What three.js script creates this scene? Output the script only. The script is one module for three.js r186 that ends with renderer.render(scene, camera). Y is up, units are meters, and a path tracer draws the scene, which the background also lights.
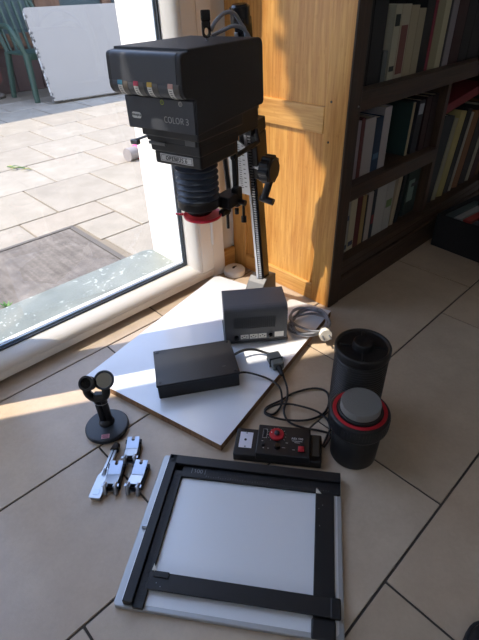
import * as THREE from 'three';
import { RoundedBoxGeometry } from 'three/addons/geometries/RoundedBoxGeometry.js';
import { TextGeometry } from 'three/addons/geometries/TextGeometry.js';
import { FontLoader } from 'three/addons/loaders/FontLoader.js';
import { mergeGeometries } from 'three/addons/utils/BufferGeometryUtils.js';
import { RectAreaLightUniformsLib } from 'three/addons/lights/RectAreaLightUniformsLib.js';

// ---------------------------------------------------------------- camera, sky, sun, exposure
// Plan axes: x runs along the window wall, y runs from the room towards the garden, z is up (metres).
const V = (x, y, z = 0) => new THREE.Vector3(x, z, -y);
const scene = new THREE.Scene();
const camera = new THREE.PerspectiveCamera(2 * Math.atan(320 / 456.48) * 180 / Math.PI, 479 / 640, 0.05, 100);
camera.position.copy(V(0, 0, 0.8203));
{
  const right = V(0.72016, -0.69312, -0.03079), down = V(-0.42796, -0.40885, -0.80603), fwd = V(0.54609, 0.59365, -0.59107);
  camera.quaternion.setFromRotationMatrix(new THREE.Matrix4().makeBasis(right, down.negate(), fwd.negate()));
}
const renderer = new THREE.WebGLRenderer({ antialias: true });
renderer.shadowMap.enabled = true;
renderer.toneMapping = THREE.LinearToneMapping;
renderer.toneMappingExposure = 1.8;
RectAreaLightUniformsLib.init();
function skyTexture() {
  const w = 128, h = 64, d = new Uint8Array(w * h * 4);
  for (let j = 0; j < h; j++) for (let i = 0; i < w; i++) {
    const e = Math.max(0, (j + 0.5) / h * 2 - 1), t = Math.pow(e, 0.55), k = (j * w + i) * 4;
    d[k] = 226 - 92 * t; d[k + 1] = 233 - 66 * t; d[k + 2] = 245 - 17 * t; d[k + 3] = 255;
  }
  const tex = new THREE.DataTexture(d, w, h, THREE.RGBAFormat);
  tex.colorSpace = THREE.SRGBColorSpace; tex.magFilter = THREE.LinearFilter; tex.mapping = THREE.EquirectangularReflectionMapping; tex.needsUpdate = true;
  return tex;
}
scene.background = skyTexture(); scene.environment = scene.background;
scene.backgroundIntensity = 2.5; scene.environmentIntensity = 2.5;
const SUN_AZ = 29 * Math.PI / 180, SUN_EL = 52 * Math.PI / 180;
const sun = new THREE.DirectionalLight(0xfff2e0, 4.3);
sun.position.copy(V(0.6 - 12 * Math.cos(SUN_AZ) * Math.cos(SUN_EL), 0.8 + 12 * Math.sin(SUN_AZ) * Math.cos(SUN_EL), 12 * Math.sin(SUN_EL)));
sun.target.position.copy(V(0.6, 0.8, 0));
sun.castShadow = true; sun.shadow.mapSize.set(4096, 4096);
Object.assign(sun.shadow.camera, { left: -6, right: 6, top: 6, bottom: -6, near: 1, far: 30 });
sun.shadow.bias = -0.0004;
scene.add(sun, sun.target);

// ---------------------------------------------------------------- helpers
function rng(seed) { let s = seed >>> 0; return () => { s = (s + 0x6d2b79f5) | 0; let t = Math.imul(s ^ (s >>> 15), 1 | s); t = (t + Math.imul(t ^ (t >>> 7), 61 | t)) ^ t; return ((t ^ (t >>> 14)) >>> 0) / 4294967296; }; }
const names = new Map();
function numbered(n) { const k = names.get(n) || 0; names.set(n, k + 1); return k ? n + '_' + String(k).padStart(3, '0') : n; }
function uvBox(g, grain = 'y', ox = 0, oy = 0) {                    // uv in metres, v along the grain
  const p = g.attributes.position, n = g.attributes.normal, uv = new Float32Array(p.count * 2), ax = 'xyz';
  for (let i = 0; i < p.count; i++) {
    const a = [p.getX(i), p.getY(i), p.getZ(i)], m = [Math.abs(n.getX(i)), Math.abs(n.getY(i)), Math.abs(n.getZ(i))];
    const k = m[0] >= m[1] && m[0] >= m[2] ? 0 : m[1] >= m[2] ? 1 : 2, gi = ax.indexOf(grain), o = [0, 1, 2].filter((q) => q !== k);
    const vi = gi === k ? o[1] : gi, ui = o.find((q) => q !== vi);
    uv[2 * i] = a[ui] + ox; uv[2 * i + 1] = a[vi] + oy;
  }
  g.setAttribute('uv', new THREE.BufferAttribute(uv, 2)); return g;
}
function plain(g) {
  let q = g.index ? g.toNonIndexed() : g;
  if (!q.attributes.normal) q.computeVertexNormals();
  if (!q.attributes.uv) uvBox(q);
  for (const k of Object.keys(q.attributes)) if (!['position', 'normal', 'uv'].includes(k)) q.deleteAttribute(k);
  return q;
}
const join = (gs) => Array.isArray(gs) ? (gs.length === 1 ? plain(gs[0]) : mergeGeometries(gs.map(plain))) : gs;
function part(name, gs, mat, parent, label) {
  const m = new THREE.Mesh(join(gs), mat); m.name = name; m.castShadow = m.receiveShadow = true;
  if (label) m.userData.label = label;
  parent.add(m); return m;
}
function tag(o, label, category, group) { o.userData.label = label; o.userData.category = category; if (group) o.userData.group = group; return o; }
function thing(name, label, category, [x, y, z] = [0, 0, 0], turn = 0, group) {
  const o = new THREE.Group(); o.name = numbered(name); o.position.copy(V(x, y, z)); o.rotation.y = turn; scene.add(o);
  return tag(o, label, category, group);
}
function single(name, label, category, gs, mat, pos = [0, 0, 0], turn = 0, group) {
  const m = part(numbered(name), gs, mat, scene); m.position.copy(V(...pos)); m.rotation.y = turn; return tag(m, label, category, group);
}
function struct(name, pos = [0, 0, 0]) { const o = new THREE.Group(); o.name = name; o.userData.kind = 'structure'; o.position.copy(V(...pos)); scene.add(o); return o; }
const bx = (w, h, d, x = 0, y = 0, z = 0, r = 0.002, seg = 2) => {   // y is the underside
  const g = r > 0 ? new RoundedBoxGeometry(w, h, d, seg, Math.min(r, w / 2.01, h / 2.01, d / 2.01)) : new THREE.BoxGeometry(w, h, d);
  g.translate(x, y + h / 2, z); return uvBox(g);
};
// box in plan coordinates: x0..x1, y0..y1, z0..z1
const pb = (x0, x1, y0, y1, z0, z1, r = 0, grain = 'y', ox = 0, oy = 0) => uvBox(bx(x1 - x0, z1 - z0, y1 - y0, (x0 + x1) / 2, z0, -(y0 + y1) / 2, r, 1), grain, ox, oy);
const cyl = (r0, r1, h, x = 0, y = 0, z = 0, seg = 40) => new THREE.CylinderGeometry(r1, r0, h, seg).translate(x, y + h / 2, z);
const lathe = (pts, seg = 56) => new THREE.LatheGeometry(pts.map(([r, y]) => new THREE.Vector2(Math.max(r, 1e-5), y)), seg);
function rod(a, b, r, seg = 16, r2 = r) {                            // cylinder from a to b (three.js vectors)
  const d = b.clone().sub(a), g = new THREE.CylinderGeometry(r2, r, d.length(), seg);
  g.applyQuaternion(new THREE.Quaternion().setFromUnitVectors(new THREE.Vector3(0, 1, 0), d.clone().normalize()));
  return g.translate((a.x + b.x) / 2, (a.y + b.y) / 2, (a.z + b.z) / 2);
}
const tube = (pts, r, n = pts.length * 10, rs = 8, closed = false) => new THREE.TubeGeometry(new THREE.CatmullRomCurve3(pts, closed, 'catmullrom', 0.5), n, r, rs, closed);
function rrect(w, h, r, x = -w / 2, y = -h / 2) {
  const s = new THREE.Shape();
  s.moveTo(x + r, y); s.lineTo(x + w - r, y); s.absarc(x + w - r, y + r, r, -Math.PI / 2, 0); s.lineTo(x + w, y + h - r); s.absarc(x + w - r, y + h - r, r, 0, Math.PI / 2);
  s.lineTo(x + r, y + h); s.absarc(x + r, y + h - r, r, Math.PI / 2, Math.PI); s.lineTo(x, y + r); s.absarc(x + r, y + r, r, Math.PI, Math.PI * 1.5); return s;
}
const poly = (pts) => { const s = new THREE.Shape(); pts.forEach(([x, y], i) => i ? s.lineTo(x, y) : s.moveTo(x, y)); return s; };
const ext = (shape, depth, bevel = 0, cs = 12) => new THREE.ExtrudeGeometry(shape, { depth: depth - 2 * bevel, bevelEnabled: bevel > 0, bevelThickness: bevel, bevelSize: bevel, bevelOffset: -bevel, bevelSegments: 3, curveSegments: cs }).translate(0, 0, bevel);
function mirror(g, sx, sy, sz) {
  g.scale(sx, sy, sz); const p = g.attributes.position;
  if (!g.index) { for (let i = 0; i < p.count; i += 3) for (let c = 0; c < 3; c++) { const a = p.array[3 * i + c]; p.array[3 * i + c] = p.array[3 * i + 3 + c]; p.array[3 * i + 3 + c] = a; } g.computeVertexNormals(); }
  return g;
}
const flat = (g) => g.rotateX(-Math.PI / 2);                          // an extrusion laid flat: its depth points up, shape y points away (-z)

// ---------------------------------------------------------------- textures
function noise2(seed, n, m = n) {                                     // tileable value noise, n cells across and m along
  const r = rng(seed), t = new Float32Array(n * m); for (let i = 0; i < n * m; i++) t[i] = r();
  const s = (q) => q * q * (3 - 2 * q);
  return (u, v) => {
    u *= n; v *= m; const i = Math.floor(u), j = Math.floor(v), fu = s(u - i), fv = s(v - j), w = (a) => ((a % n) + n) % n, h = (a) => ((a % m) + m) % m;
    const a = t[h(j) * n + w(i)], b = t[h(j) * n + w(i + 1)], c = t[h(j + 1) * n + w(i)], d = t[h(j + 1) * n + w(i + 1)];
    return a + (b - a) * fu + (c - a) * fv + (a - b - c + d) * fu * fv;
  };
}
function tex(size, metres, f, srgb = true) {
  const d = new Uint8Array(size * size * 4);
  for (let j = 0; j < size; j++) for (let i = 0; i < size; i++) {
    const c = f(i / size, j / size), k = (j * size + i) * 4;
    d[k] = Math.max(0, Math.min(255, c[0])); d[k + 1] = Math.max(0, Math.min(255, c[1])); d[k + 2] = Math.max(0, Math.min(255, c[2])); d[k + 3] = 255;
  }
  const t = new THREE.DataTexture(d, size, size, THREE.RGBAFormat);
  t.wrapS = t.wrapT = THREE.RepeatWrapping; t.magFilter = THREE.LinearFilter; t.minFilter = THREE.LinearMipmapLinearFilter; t.generateMipmaps = true;
  t.repeat.set(1 / metres, 1 / metres); if (srgb) t.colorSpace = THREE.SRGBColorSpace; t.needsUpdate = true; return t;
}
const nA = noise2(11, 8), nB = noise2(12, 24), nC = noise2(13, 96), nD = noise2(14, 256), nE = noise2(15, 3);
const nS = noise2(16, 120, 6), mixc = (a, b, t) => a.map((q, i) => q + (b[i] - q) * t);
const woodTex = (light, dark, seed) => {
  const s1 = noise2(seed, 90, 4), s2 = noise2(seed + 1, 230, 14), s3 = noise2(seed + 2, 11, 4), s4 = noise2(seed + 3, 5, 3), s5 = noise2(seed + 4, 256, 40);
  return tex(512, 0.55, (u, v) => {
    const w = u + 0.02 * (s4(u, v) - 0.5), g = 0.36 * s1(w, v) + 0.3 * s2(w, v) + 0.34 * s3(w, v), pore = s5(w, v) > 0.84 ? 0.2 : 0;
    return mixc(light, dark, Math.max(0, Math.min(1, (g - 0.28) * 1.6 + pore)));
  });
};
const floorTex = tex(512, 0.6, (u, v) => { const g = 0.4 * nA(u, v) + 0.3 * nB(u, v) + 0.18 * nC(u, v) + 0.12 * nD(u, v); return mixc([180, 162, 141], [206, 189, 167], g); });
const pavTex = tex(512, 0.9, (u, v) => { const g = 0.4 * nA(u, v) + 0.3 * nB(u, v) + 0.3 * nD(u, v), s = nD(u + 0.3, v) > 0.93 && nC(v, u) > 0.6 ? 40 : 0; return mixc([142, 136, 125], [172, 165, 154], g).map((q) => q - s); });
const concTex = tex(512, 0.9, (u, v) => { const g = 0.45 * nB(u, v) + 0.25 * nC(u, v) + 0.3 * nD(u, v), st = 16 * (nS(u, v) - 0.5); return mixc([84, 78, 72], [130, 122, 113], g).map((q) => q - st); });
const stoneTex = tex(512, 0.8, (u, v) => { const g = 0.4 * nA(u, v) + 0.35 * nB(u, v) + 0.25 * nD(u, v), s = nC(u, v) > 0.8 && nB(v, u) > 0.5 ? 46 : 0; return mixc([100, 106, 99], [134, 139, 131], g).map((q) => q + s); });
const grainTex = tex(256, 0.06, (u, v) => { const g = 255 * (0.5 * nD(u, v) + 0.5 * nC(u, v)); return [g, g, g]; }, false);
const fineTex = tex(256, 0.2, (u, v) => { const g = 255 * (0.6 * nD(u, v) + 0.4 * nB(u, v)); return [g, g, g]; }, false);

// ---------------------------------------------------------------- materials
const M = {};
const std = (color, rough, metal = 0, o = {}) => new THREE.MeshStandardMaterial({ color, roughness: rough, metalness: metal, ...o });
M.tiles = [0xffffff, 0xf6f2ee, 0xfdf6f0, 0xf1efec].map((c) => std(c, 0.33, 0, { map: floorTex, bumpMap: fineTex, bumpScale: 0.0002 }));
M.grout = std(0x4a443e, 0.9);
M.paving = [0xf6f4f0, 0xf2efe9, 0xf4efe9, 0xeeebe6].map((c) => std(c, 0.85, 0, { map: pavTex, bumpMap: fineTex, bumpScale: 0.0008 }));
M.pavJoint = std(0x7d7364, 0.95); M.concrete = std(0xffffff, 0.9, 0, { map: concTex, bumpMap: fineTex, bumpScale: 0.001 });
M.concreteEdge = std(0x605b56, 0.9, 0, { bumpMap: fineTex, bumpScale: 0.001 });
M.stone = std(0xffffff, 0.45, 0, { map: stoneTex });
M.oak = std(0xffffff, 0.42, 0, { map: woodTex([224, 170, 92], [186, 122, 54], 31), bumpMap: fineTex, bumpScale: 0.0002 });
M.oakB = std(0xffffff, 0.42, 0, { map: woodTex([226, 176, 102], [192, 134, 68], 41) });
M.dark = std(0xffffff, 0.5, 0, { map: woodTex([74, 54, 38], [45, 32, 22], 51) });
M.brown = std(0xffffff, 0.75, 0, { map: woodTex([128, 98, 78], [86, 62, 48], 61) });
M.plaster = std(0xe6e2da, 0.9); M.ceiling = std(0xe9e7e2, 0.9); M.render = std(0xf1eee8, 0.9);
M.pvc = std(0xefece5, 0.3); M.gasket = std(0x3c4148, 0.7); M.spacer = std(0x8fa0b0, 0.4, 0.6);
M.glass = new THREE.MeshPhysicalMaterial({ color: 0xffffff, roughness: 0, transmission: 1, thickness: 0, ior: 1.5 });
M.black = std(0x1b1b1c, 0.5); M.blackGrain = std(0x2a2a2c, 0.6, 0, { bumpMap: grainTex, bumpScale: 0.0003 });
M.blackGloss = std(0x141415, 0.22); M.blackSatin = std(0x151517, 0.4); M.blade = std(0x111113, 0.5); M.tank = std(0x0d0d0f, 0.42); M.hood = std(0x383b41, 0.42); M.rubber = std(0x17171a, 0.6);  // hood is lighter than the lamp house: sky sheen put into its colour
M.blueBlack = std(0x2a2f36, 0.42); M.bellows = std(0x39414d, 0.38);
M.chrome = std(0xaab0ba, 0.3, 1); M.steel = std(0xb4b6b8, 0.34, 1); M.alu = std(0xc3c6c9, 0.38, 0.9); M.greyMetal = std(0x636362, 0.5, 0.4);
M.white = std(0xeeeeec, 0.3); M.laminate = new THREE.MeshPhysicalMaterial({ color: 0xe4e8ee, roughness: 0.3, clearcoat: 1, clearcoatRoughness: 0.1 });
M.chip = std(0xffffff, 0.85, 0, { map: woodTex([150, 116, 84], [108, 78, 56], 71) });
M.red = std(0xb3202c, 0.4); M.redGel = new THREE.MeshPhysicalMaterial({ color: 0xf01a42, roughness: 0.35, transmission: 0.3, thickness: 0 });
M.greyCap = std(0x97958f, 0.6, 0.2, { bumpMap: grainTex, bumpScale: 0.001 });
M.cableGrey = std(0x8d9098, 0.5); M.cable = std(0x151517, 0.45); M.label = std(0xd8d8d2, 0.5);
M.green = std(0x30493f, 0.55); M.teal = std(0x3f5257, 0.75); M.leaf = std(0x4e7a34, 0.6);
const font = await new FontLoader().loadAsync('fonts/droid/droid_sans_regular.typeface.json');
const fontBold = await new FontLoader().loadAsync('fonts/droid/droid_sans_bold.typeface.json');
const text = (s, size, depth = 0.0004, f = font) => { const g = new TextGeometry(s, { font: f, size, depth, curveSegments: 3 }); g.computeBoundingBox(); return g; };
const textC = (s, size, depth, f) => { const g = text(s, size, depth, f), b = g.boundingBox; return g.translate(-(b.min.x + b.max.x) / 2, -(b.min.y + b.max.y) / 2, 0); };

// ================================================================ THE SETTING
// floor: grout bed and tiles of 60 x 30 cm laid in a third bond
{
  const f = struct('floor');
  part('grout_bed', [pb(-1.9, 2.35, -2.6, 1.1, -0.12, -0.0025)], M.grout, f);
  const R = rng(5), W = 0.3, L = 0.5997, gap = 0.0042, y0 = 0.1073;
  const geos = [0, 1, 2, 3, 4, 5].map((k) => uvBox(bx(L - gap, 0.009, W - gap, 0, -0.009, 0, 0.0012, 1), 'x', R(), R()));
  for (let r = -9; r < 4; r++) {
    const yc = y0 + (r + 0.5) * W, shift = 0.0098 + r * 0.1995;
    for (let k = -9; k < 9; k++) {
      const x0 = shift + k * L, x1 = x0 + L;
      if (x1 < -1.9 || x0 > 2.35 || yc < -2.6) continue;
      const a = Math.max(x0, -1.9 + gap), b = Math.min(x1, 2.35 - gap), ya = Math.max(yc - W / 2, -2.6), yb = Math.min(yc + W / 2, 1.1);
      if (b - a < 0.03 || yb - ya < 0.03) continue;
      const cut = b - a < L - 0.001 || yb - ya < W - 0.001;
      const m = part('tile', [cut ? uvBox(bx(b - a - gap, 0.009, yb - ya - gap, 0, -0.009, 0, 0.0012, 1), 'x', R(), R()) : geos[Math.floor(R() * 6)]], M.tiles[Math.floor(R() * 4)], f);
      m.position.copy(V((a + b) / 2, (ya + yb) / 2, (R() - 0.5) * 0.0004));
    }
  }
}
// walls, ceiling
const wallMesh = (name, gs, mat = M.plaster) => { const m = part(name, gs, mat, scene); m.userData.kind = 'structure'; return m; };
const YO = 1.32;                                                      // outer face of the window wall
wallMesh('wall_front', [pb(-2.1, -0.585, 1.14, YO, -0.06, 2.5), pb(0.8, 2.55, 1.14, YO, -0.06, 2.5), pb(-2.1, -0.66, 1.1, 1.14, -0.06, 2.5), pb(0.925, 2.55, 1.1, 1.14, -0.06, 2.5), pb(-0.66, 0.925, 1.1, 1.14, 2.2, 2.5), pb(-0.585, 0.8, 1.14, YO, 2.15, 2.5), pb(-6, 9, 1.1, YO, 2.65, 5.4), pb(-6, -2.1, 1.1, YO, -0.1, 2.65), pb(2.55, 9, 1.1, YO, -0.1, 2.65)]);
wallMesh('wall_right', [pb(2.35, 2.55, -2.6, 1.1, 0, 2.5)]);
wallMesh('wall_left', [pb(-2.1, -1.9, -2.6, 1.1, 0, 0.9), pb(-2.1, -1.9, -2.6, 1.1, 2.1, 2.5), pb(-2.1, -1.9, -2.6, -1.6, 0.9, 2.1), pb(-2.1, -1.9, -0.4, 1.1, 0.9, 2.1)]);  // opening left for the added fill window
wallMesh('wall_back', [pb(-2.1, 2.55, -2.8, -2.6, 0, 2.5)]);
wallMesh('ceiling', [pb(-2.1, 2.55, -2.8, YO, 2.5, 2.65)], M.ceiling);
{
  const w = struct('added_window_1');  // unseen window added to give the room more fill light
  const x0 = -2.03, x1 = -1.97, ys = [-1.6, -1.0, -0.4];
  part('window_frame', [pb(x0, x1, -1.6, -0.4, 0.9, 0.96, 0.004), pb(x0, x1, -1.6, -0.4, 2.04, 2.1, 0.004), ...ys.map((y, i) => pb(x0, x1, y - (i === 2 ? 0.06 : i ? 0.03 : 0), y + (i === 0 ? 0.06 : i < 2 ? 0.03 : 0), 0.96, 2.04, 0.004))], M.pvc, w);
  for (let i = 0; i < 2; i++) part('pane', [pb(-2.002, -1.998, ys[i] + 0.03, ys[i + 1] - 0.03, 0.96, 2.04)], M.glass, w);
}
// french door: fixed frame, closed right leaf, left leaf swung open into the room
{
  const t = struct('trim_1');
  part('door_frame', [pb(0.873, 0.925, 1.068, 1.139, 0, 2.2, 0.003), pb(-0.66, -0.612, 1.068, 1.139, 0, 2.2, 0.003), pb(-0.612, 0.873, 1.068, 1.139, 2.15, 2.2, 0.003)], M.pvc, t);
  part('hinge', [cyl(0.007, 0.007, 0.09, 0.874, 0.13, -1.066, 16)], M.pvc, t);
}
function doorLeaf(name, x0, x1, sill) {
  const d = struct(name), st = 0.085, z0 = 0.012, zt = 2.145, ya = 1.065, yb = 1.118, zb = sill;
  part('bottom_rail', [pb(x0, x1, ya, yb, z0, zb - 0.034, 0.004)], M.pvc, d);
  part('top_rail', [pb(x0, x1, ya, yb, zt - st, zt, 0.004)], M.pvc, d);
  part('stile', [pb(x0, x0 + st - 0.034, ya, yb, zb - 0.034, zt - st, 0.004)], M.pvc, d);
  part('stile', [pb(x1 - st + 0.034, x1, ya, yb, zb - 0.034, zt - st, 0.004)], M.pvc, d);
  // glazing beads: rounded strips that slope back to the pane
  const prof = new THREE.Shape(); prof.moveTo(0, 0.0015); prof.lineTo(0, 0.006); prof.quadraticCurveTo(0.003, 0.021, 0.0375, 0.034); prof.lineTo(0.0385, 0.034); prof.lineTo(0.0385, 0.0015); prof.closePath();
  const bead = (len) => ext(prof, len, 0, 8);                         // x: depth into the wall, y: towards the glass, z: length
  const bot = bead(x1 - x0 - 2 * st + 0.068).rotateY(Math.PI / 2).translate(x0 + st - 0.034, zb - 0.034, -ya);
  part('glazing_bead', [bot], M.pvc, d);
  const topB = mirror(bead(x1 - x0 - 2 * st + 0.068).rotateY(Math.PI / 2), 1, -1, 1).translate(x0 + st - 0.034, zt - st + 0.034, -ya);
  part('glazing_bead', [topB], M.pvc, d);
  const side = (left) => { const g = bead(zt - st - zb + 0.068).rotateX(-Math.PI / 2);   // x depth, z: -towards glass, y length
    g.rotateY(Math.PI / 2);                                           // depth -> -z, towards glass -> -x
    if (left) mirror(g, -1, 1, 1);
    return g.translate(left ? x0 + st - 0.034 : x1 - st + 0.034, zb - 0.034, -ya); };
  part('glazing_bead', [side(false)], M.pvc, d); part('glazing_bead', [side(true)], M.pvc, d);
  const gx0 = x0 + st, gx1 = x1 - st, gz0 = zb, gz1 = zt - st, w = 0.0035;
  const ring = (y, e, ww) => [pb(gx0, gx1, y, y + 0.004, gz0 + e, gz0 + e + ww), pb(gx0, gx1, y, y + 0.004, gz1 - e - ww, gz1 - e), pb(gx0 + e, gx0 + e + ww, y, y + 0.004, gz0, gz1), pb(gx1 - e - ww, gx1 - e, y, y + 0.004, gz0, gz1)];
  part('gasket', ring(1.1035, 0, 0.005), M.gasket, d); part('spacer', ring(1.1125, 0, 0.0095), M.spacer, d); part('gasket', ring(1.1165, 0, 0.0035), M.gasket, d);
  part('outer_bead', [pb(gx0 - 0.03, gx1 + 0.03, 1.1205, 1.134, gz0 - 0.03, gz0 + 0.0105, 0.002), pb(gx0 - 0.03, gx0 + 0.006, 1.1205, 1.134, gz0 + 0.0105, gz1, 0.002), pb(gx1 - 0.006, gx1 + 0.03, 1.1205, 1.134, gz0 + 0.0105, gz1, 0.002)], M.pvc, d);
  part('pane', [pb(gx0, gx1, 1.108, 1.111, gz0, gz1)], M.glass, d);
  return d;
}
const leafR = doorLeaf('door_1', -0.03, 0.872, 0.071);
part('added_shade_bar', [pb(-0.02, 0.157, 1.1345, 1.15, 0.012, 2.145, 0.004)], M.pvc, leafR);  // unseen bar added outside the stile to widen its cast shadow
const leafL = doorLeaf('door_2', -0.61, -0.034, 0.071);
{ // turn the open leaf about its hinge line
  const c = V(-0.61, 1.065, 0); leafL.children.forEach((m) => m.geometry.translate(-c.x, 0, -c.z)); leafL.position.copy(c); leafL.rotation.y = -100 * Math.PI / 180;
}
// skirting of the short wall strip between door and bookcase
{ const m = part('baseboard_front', [pb(0.926, 0.99, 1.085, 1.1, 0, 0.07, 0.003, 'x')], M.oakB, scene); m.userData.kind = 'structure'; }

// garden side: stone sill, concrete slab, paving
{
  const s = struct('trim_2');
  const sh = new THREE.Shape(); sh.moveTo(-0.585, 1.135); sh.lineTo(0.8, 1.135); sh.lineTo(0.806, 1.29); sh.quadraticCurveTo(0.812, 1.346, 0.765, 1.35); sh.lineTo(-0.585, 1.35); sh.closePath();
  part('door_sill', [uvBox(flat(ext(sh, 0.055, 0.006)), 'x').translate(0, -0.01, 0)], M.stone, s);
  part('sill_support', [pb(-0.585, 0.8, 1.1, 1.31, -0.12, -0.01)], M.concrete, s);
  const g = struct('garden_ground'); part('paving_bed', [pb(-6, 9, YO, 8, -0.22, -0.066)], M.pavJoint, g);
  const p = struct('patio'), R = rng(9), W = 0.432, L = 0.402, gap = 0.007;
  const geos = [0, 1, 2, 3, 4].map(() => uvBox(bx(L - gap, 0.03, W - gap, 0, -0.03, 0, 0.004, 1), 'x', R(), R()));
  for (let r = -1; r < 8; r++) for (let k = -14; k < 12; k++) {
    const yc = 1.755 + (r + 0.5) * W, x0 = 0.62 + r * 0.2 + k * L - (r > 3 ? 0.004 : 0), xc = x0 + L / 2;
    if (xc < -1.6 || xc > 4.4) continue;
    if (r === 0 && x0 < 0.79) {                                       // cut slabs above the concrete
      const m = part('paving_slab', [uvBox(bx(Math.min(L, 0.79 + 0.232 - x0) - gap, 0.03, 0.194, 0, -0.03, 0, 0.004, 1), 'x', R(), R())], M.paving[Math.floor(R() * 4)], p); m.position.copy(V(x0 + Math.min(L, 1.022 - x0) / 2, 2.087, -0.06)); continue;
    }
    if (yc < 1.98 && x0 < 0.79) continue;                              // the concrete slab lies there
    let g2 = geos[Math.floor(R() * 5)], y = yc;
    if (r === -1) { const d = 1.755 - YO; g2 = uvBox(bx(L - gap, 0.03, d - gap, 0, -0.03, 0, 0.004, 1), 'x', R(), R()); y = YO + d / 2; }
    const m = part('paving_slab', [g2], M.paving[Math.floor(R() * 4)], p); m.position.copy(V(xc, y, -0.06 + (R() - 0.5) * 0.002));
  }
  for (let r = -1; r < 1; r++) {                                      // cut slabs beside the concrete
    const yc = r < 0 ? (YO + 1.755) / 2 : 1.87, d = (r < 0 ? 1.755 - YO : 0.23) - gap;
    const x1 = r < 0 ? 0.822 : 1.022;
    if (x1 - 0.806 > 0.05) { const m = part('paving_slab', [uvBox(bx(x1 - 0.806 - gap, 0.03, d, 0, -0.03, 0, 0.004, 1), 'x', R(), R())], M.paving[1], p); m.position.copy(V((x1 + 0.806) / 2, yc, -0.06)); }
  }
  const cs = struct('concrete_slab');
  part('slab', [pb(-1.6, 0.765, YO, 1.962, -0.1, -0.057, 0.004)], M.concrete, cs);
  part('slab_border', [pb(-1.6, 0.79, 1.964, 1.984, -0.1, -0.055, 0.003), pb(0.767, 0.79, YO, 1.963, -0.1, -0.055, 0.003)], M.concreteEdge, cs);
}

// ================================================================ GARDEN THINGS
{ // shed wall at the far side of the patio
  const w = struct('wall_garden'), y = 5.75, R = rng(21);
  part('shed_backing', [pb(-3, 6, y + 0.04, y + 0.12, -0.06, 2.4)], M.brown, w);
  for (let i = 0; i < 14; i++) { const x = 0.9 + i * 0.3; part('shed_board', [pb(x + 0.004, x + 0.296, y + 0.004 * R(), y + 0.04, -0.06, 0.358, 0.003, 'y', R())], std(0x5d4a45, 0.8), w); }
  for (const [a, b] of [[0.9, 1.6], [1.6, 2.5], [2.78, 3.3], [3.42, 4.2]]) part('shed_panel', [pb(a, b, y + 0.01, y + 0.04, 0.485, 2.3, 0.004)], M.teal, w);
  part('shed_rail', [pb(0.9, 4.5, y - 0.02, y + 0.04, 0.36, 0.485, 0.004, 'x')], M.brown, w);
  part('added_eave', [pb(-3, 6, 5.3, y + 0.12, 2.4, 2.46, 0.004, 'x')], M.brown, w);  // unseen overhang added to throw shade on the paving below
  for (const [a, b] of [[2.5, 2.78], [3.3, 3.42]]) part('shed_post', [pb(a, b, y - 0.03, y + 0.04, -0.06, 2.4, 0.004)], M.brown, w);
}
{ // white table top leaning on the shed
  const t = thing('table_top', 'large white table top with rounded corners leaning against the garden shed', 'board', [2.035, 4.785, -0.05], Math.atan2(-0.09, 0.67));
  const W = 1.035, Hh = 0.8, lean = -0.36, th = 0.05;
  const place = (m) => { m.rotation.x = lean; return m; };
  const crn = (i, r) => { const s = new THREE.Shape(); s.moveTo(i + 0.012, i); s.lineTo(W - i - 0.05, i); s.quadraticCurveTo(W - i, i, W - i, i + 0.05); s.lineTo(W - i, Hh - i - 0.12); s.quadraticCurveTo(W - i, Hh - i, W - i - 0.12, Hh - i); s.lineTo(i + 0.035, Hh - i); s.quadraticCurveTo(i, Hh - i, i, Hh - i - 0.035); s.lineTo(i, i + 0.012); s.quadraticCurveTo(i, i, i + 0.012, i); return s; };
  const sh = crn(0);
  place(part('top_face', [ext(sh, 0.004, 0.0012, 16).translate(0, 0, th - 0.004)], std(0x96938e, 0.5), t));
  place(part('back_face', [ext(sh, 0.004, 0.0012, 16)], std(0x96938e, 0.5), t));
  const core = crn(0.005);
  place(part('core', [ext(core, th - 0.008, 0, 16).translate(0, 0, 0.004)], std(0x4b4a4c, 0.9), t, 'dark honeycomb core'));
  const R = rng(3), bits = []; for (let i = 0; i < 26; i++) { const y = 0.03 + i * 0.0285; if (R() < 0.6) bits.push(bx(0.012, 0.014 + 0.014 * R(), th - 0.007, 0.004, y, th / 2, 0.002, 1)); }
  const chips = []; for (let i = 0; i < 22; i++) { const y = 0.02 + i * 0.033; if (R() < 0.7) chips.push(bx(0.009 + 0.014 * R(), 0.01 + 0.02 * R(), 0.003, 0.01, y, th - 0.0015, 0.001, 1)); }
  place(part('chipped_edge', chips, std(0x3f3d40, 0.9), t, 'dark chips along the left edge'));
  place(part('edge_strip', bits.concat([bx(W - 0.2, 0.01, th - 0.006, W / 2, 0, th / 2, 0.002, 1), bx(W - 0.2, 0.01, th - 0.006, W / 2, Hh - 0.01, th / 2, 0.002, 1)]), M.white, t, 'torn white edging'));
}
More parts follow.
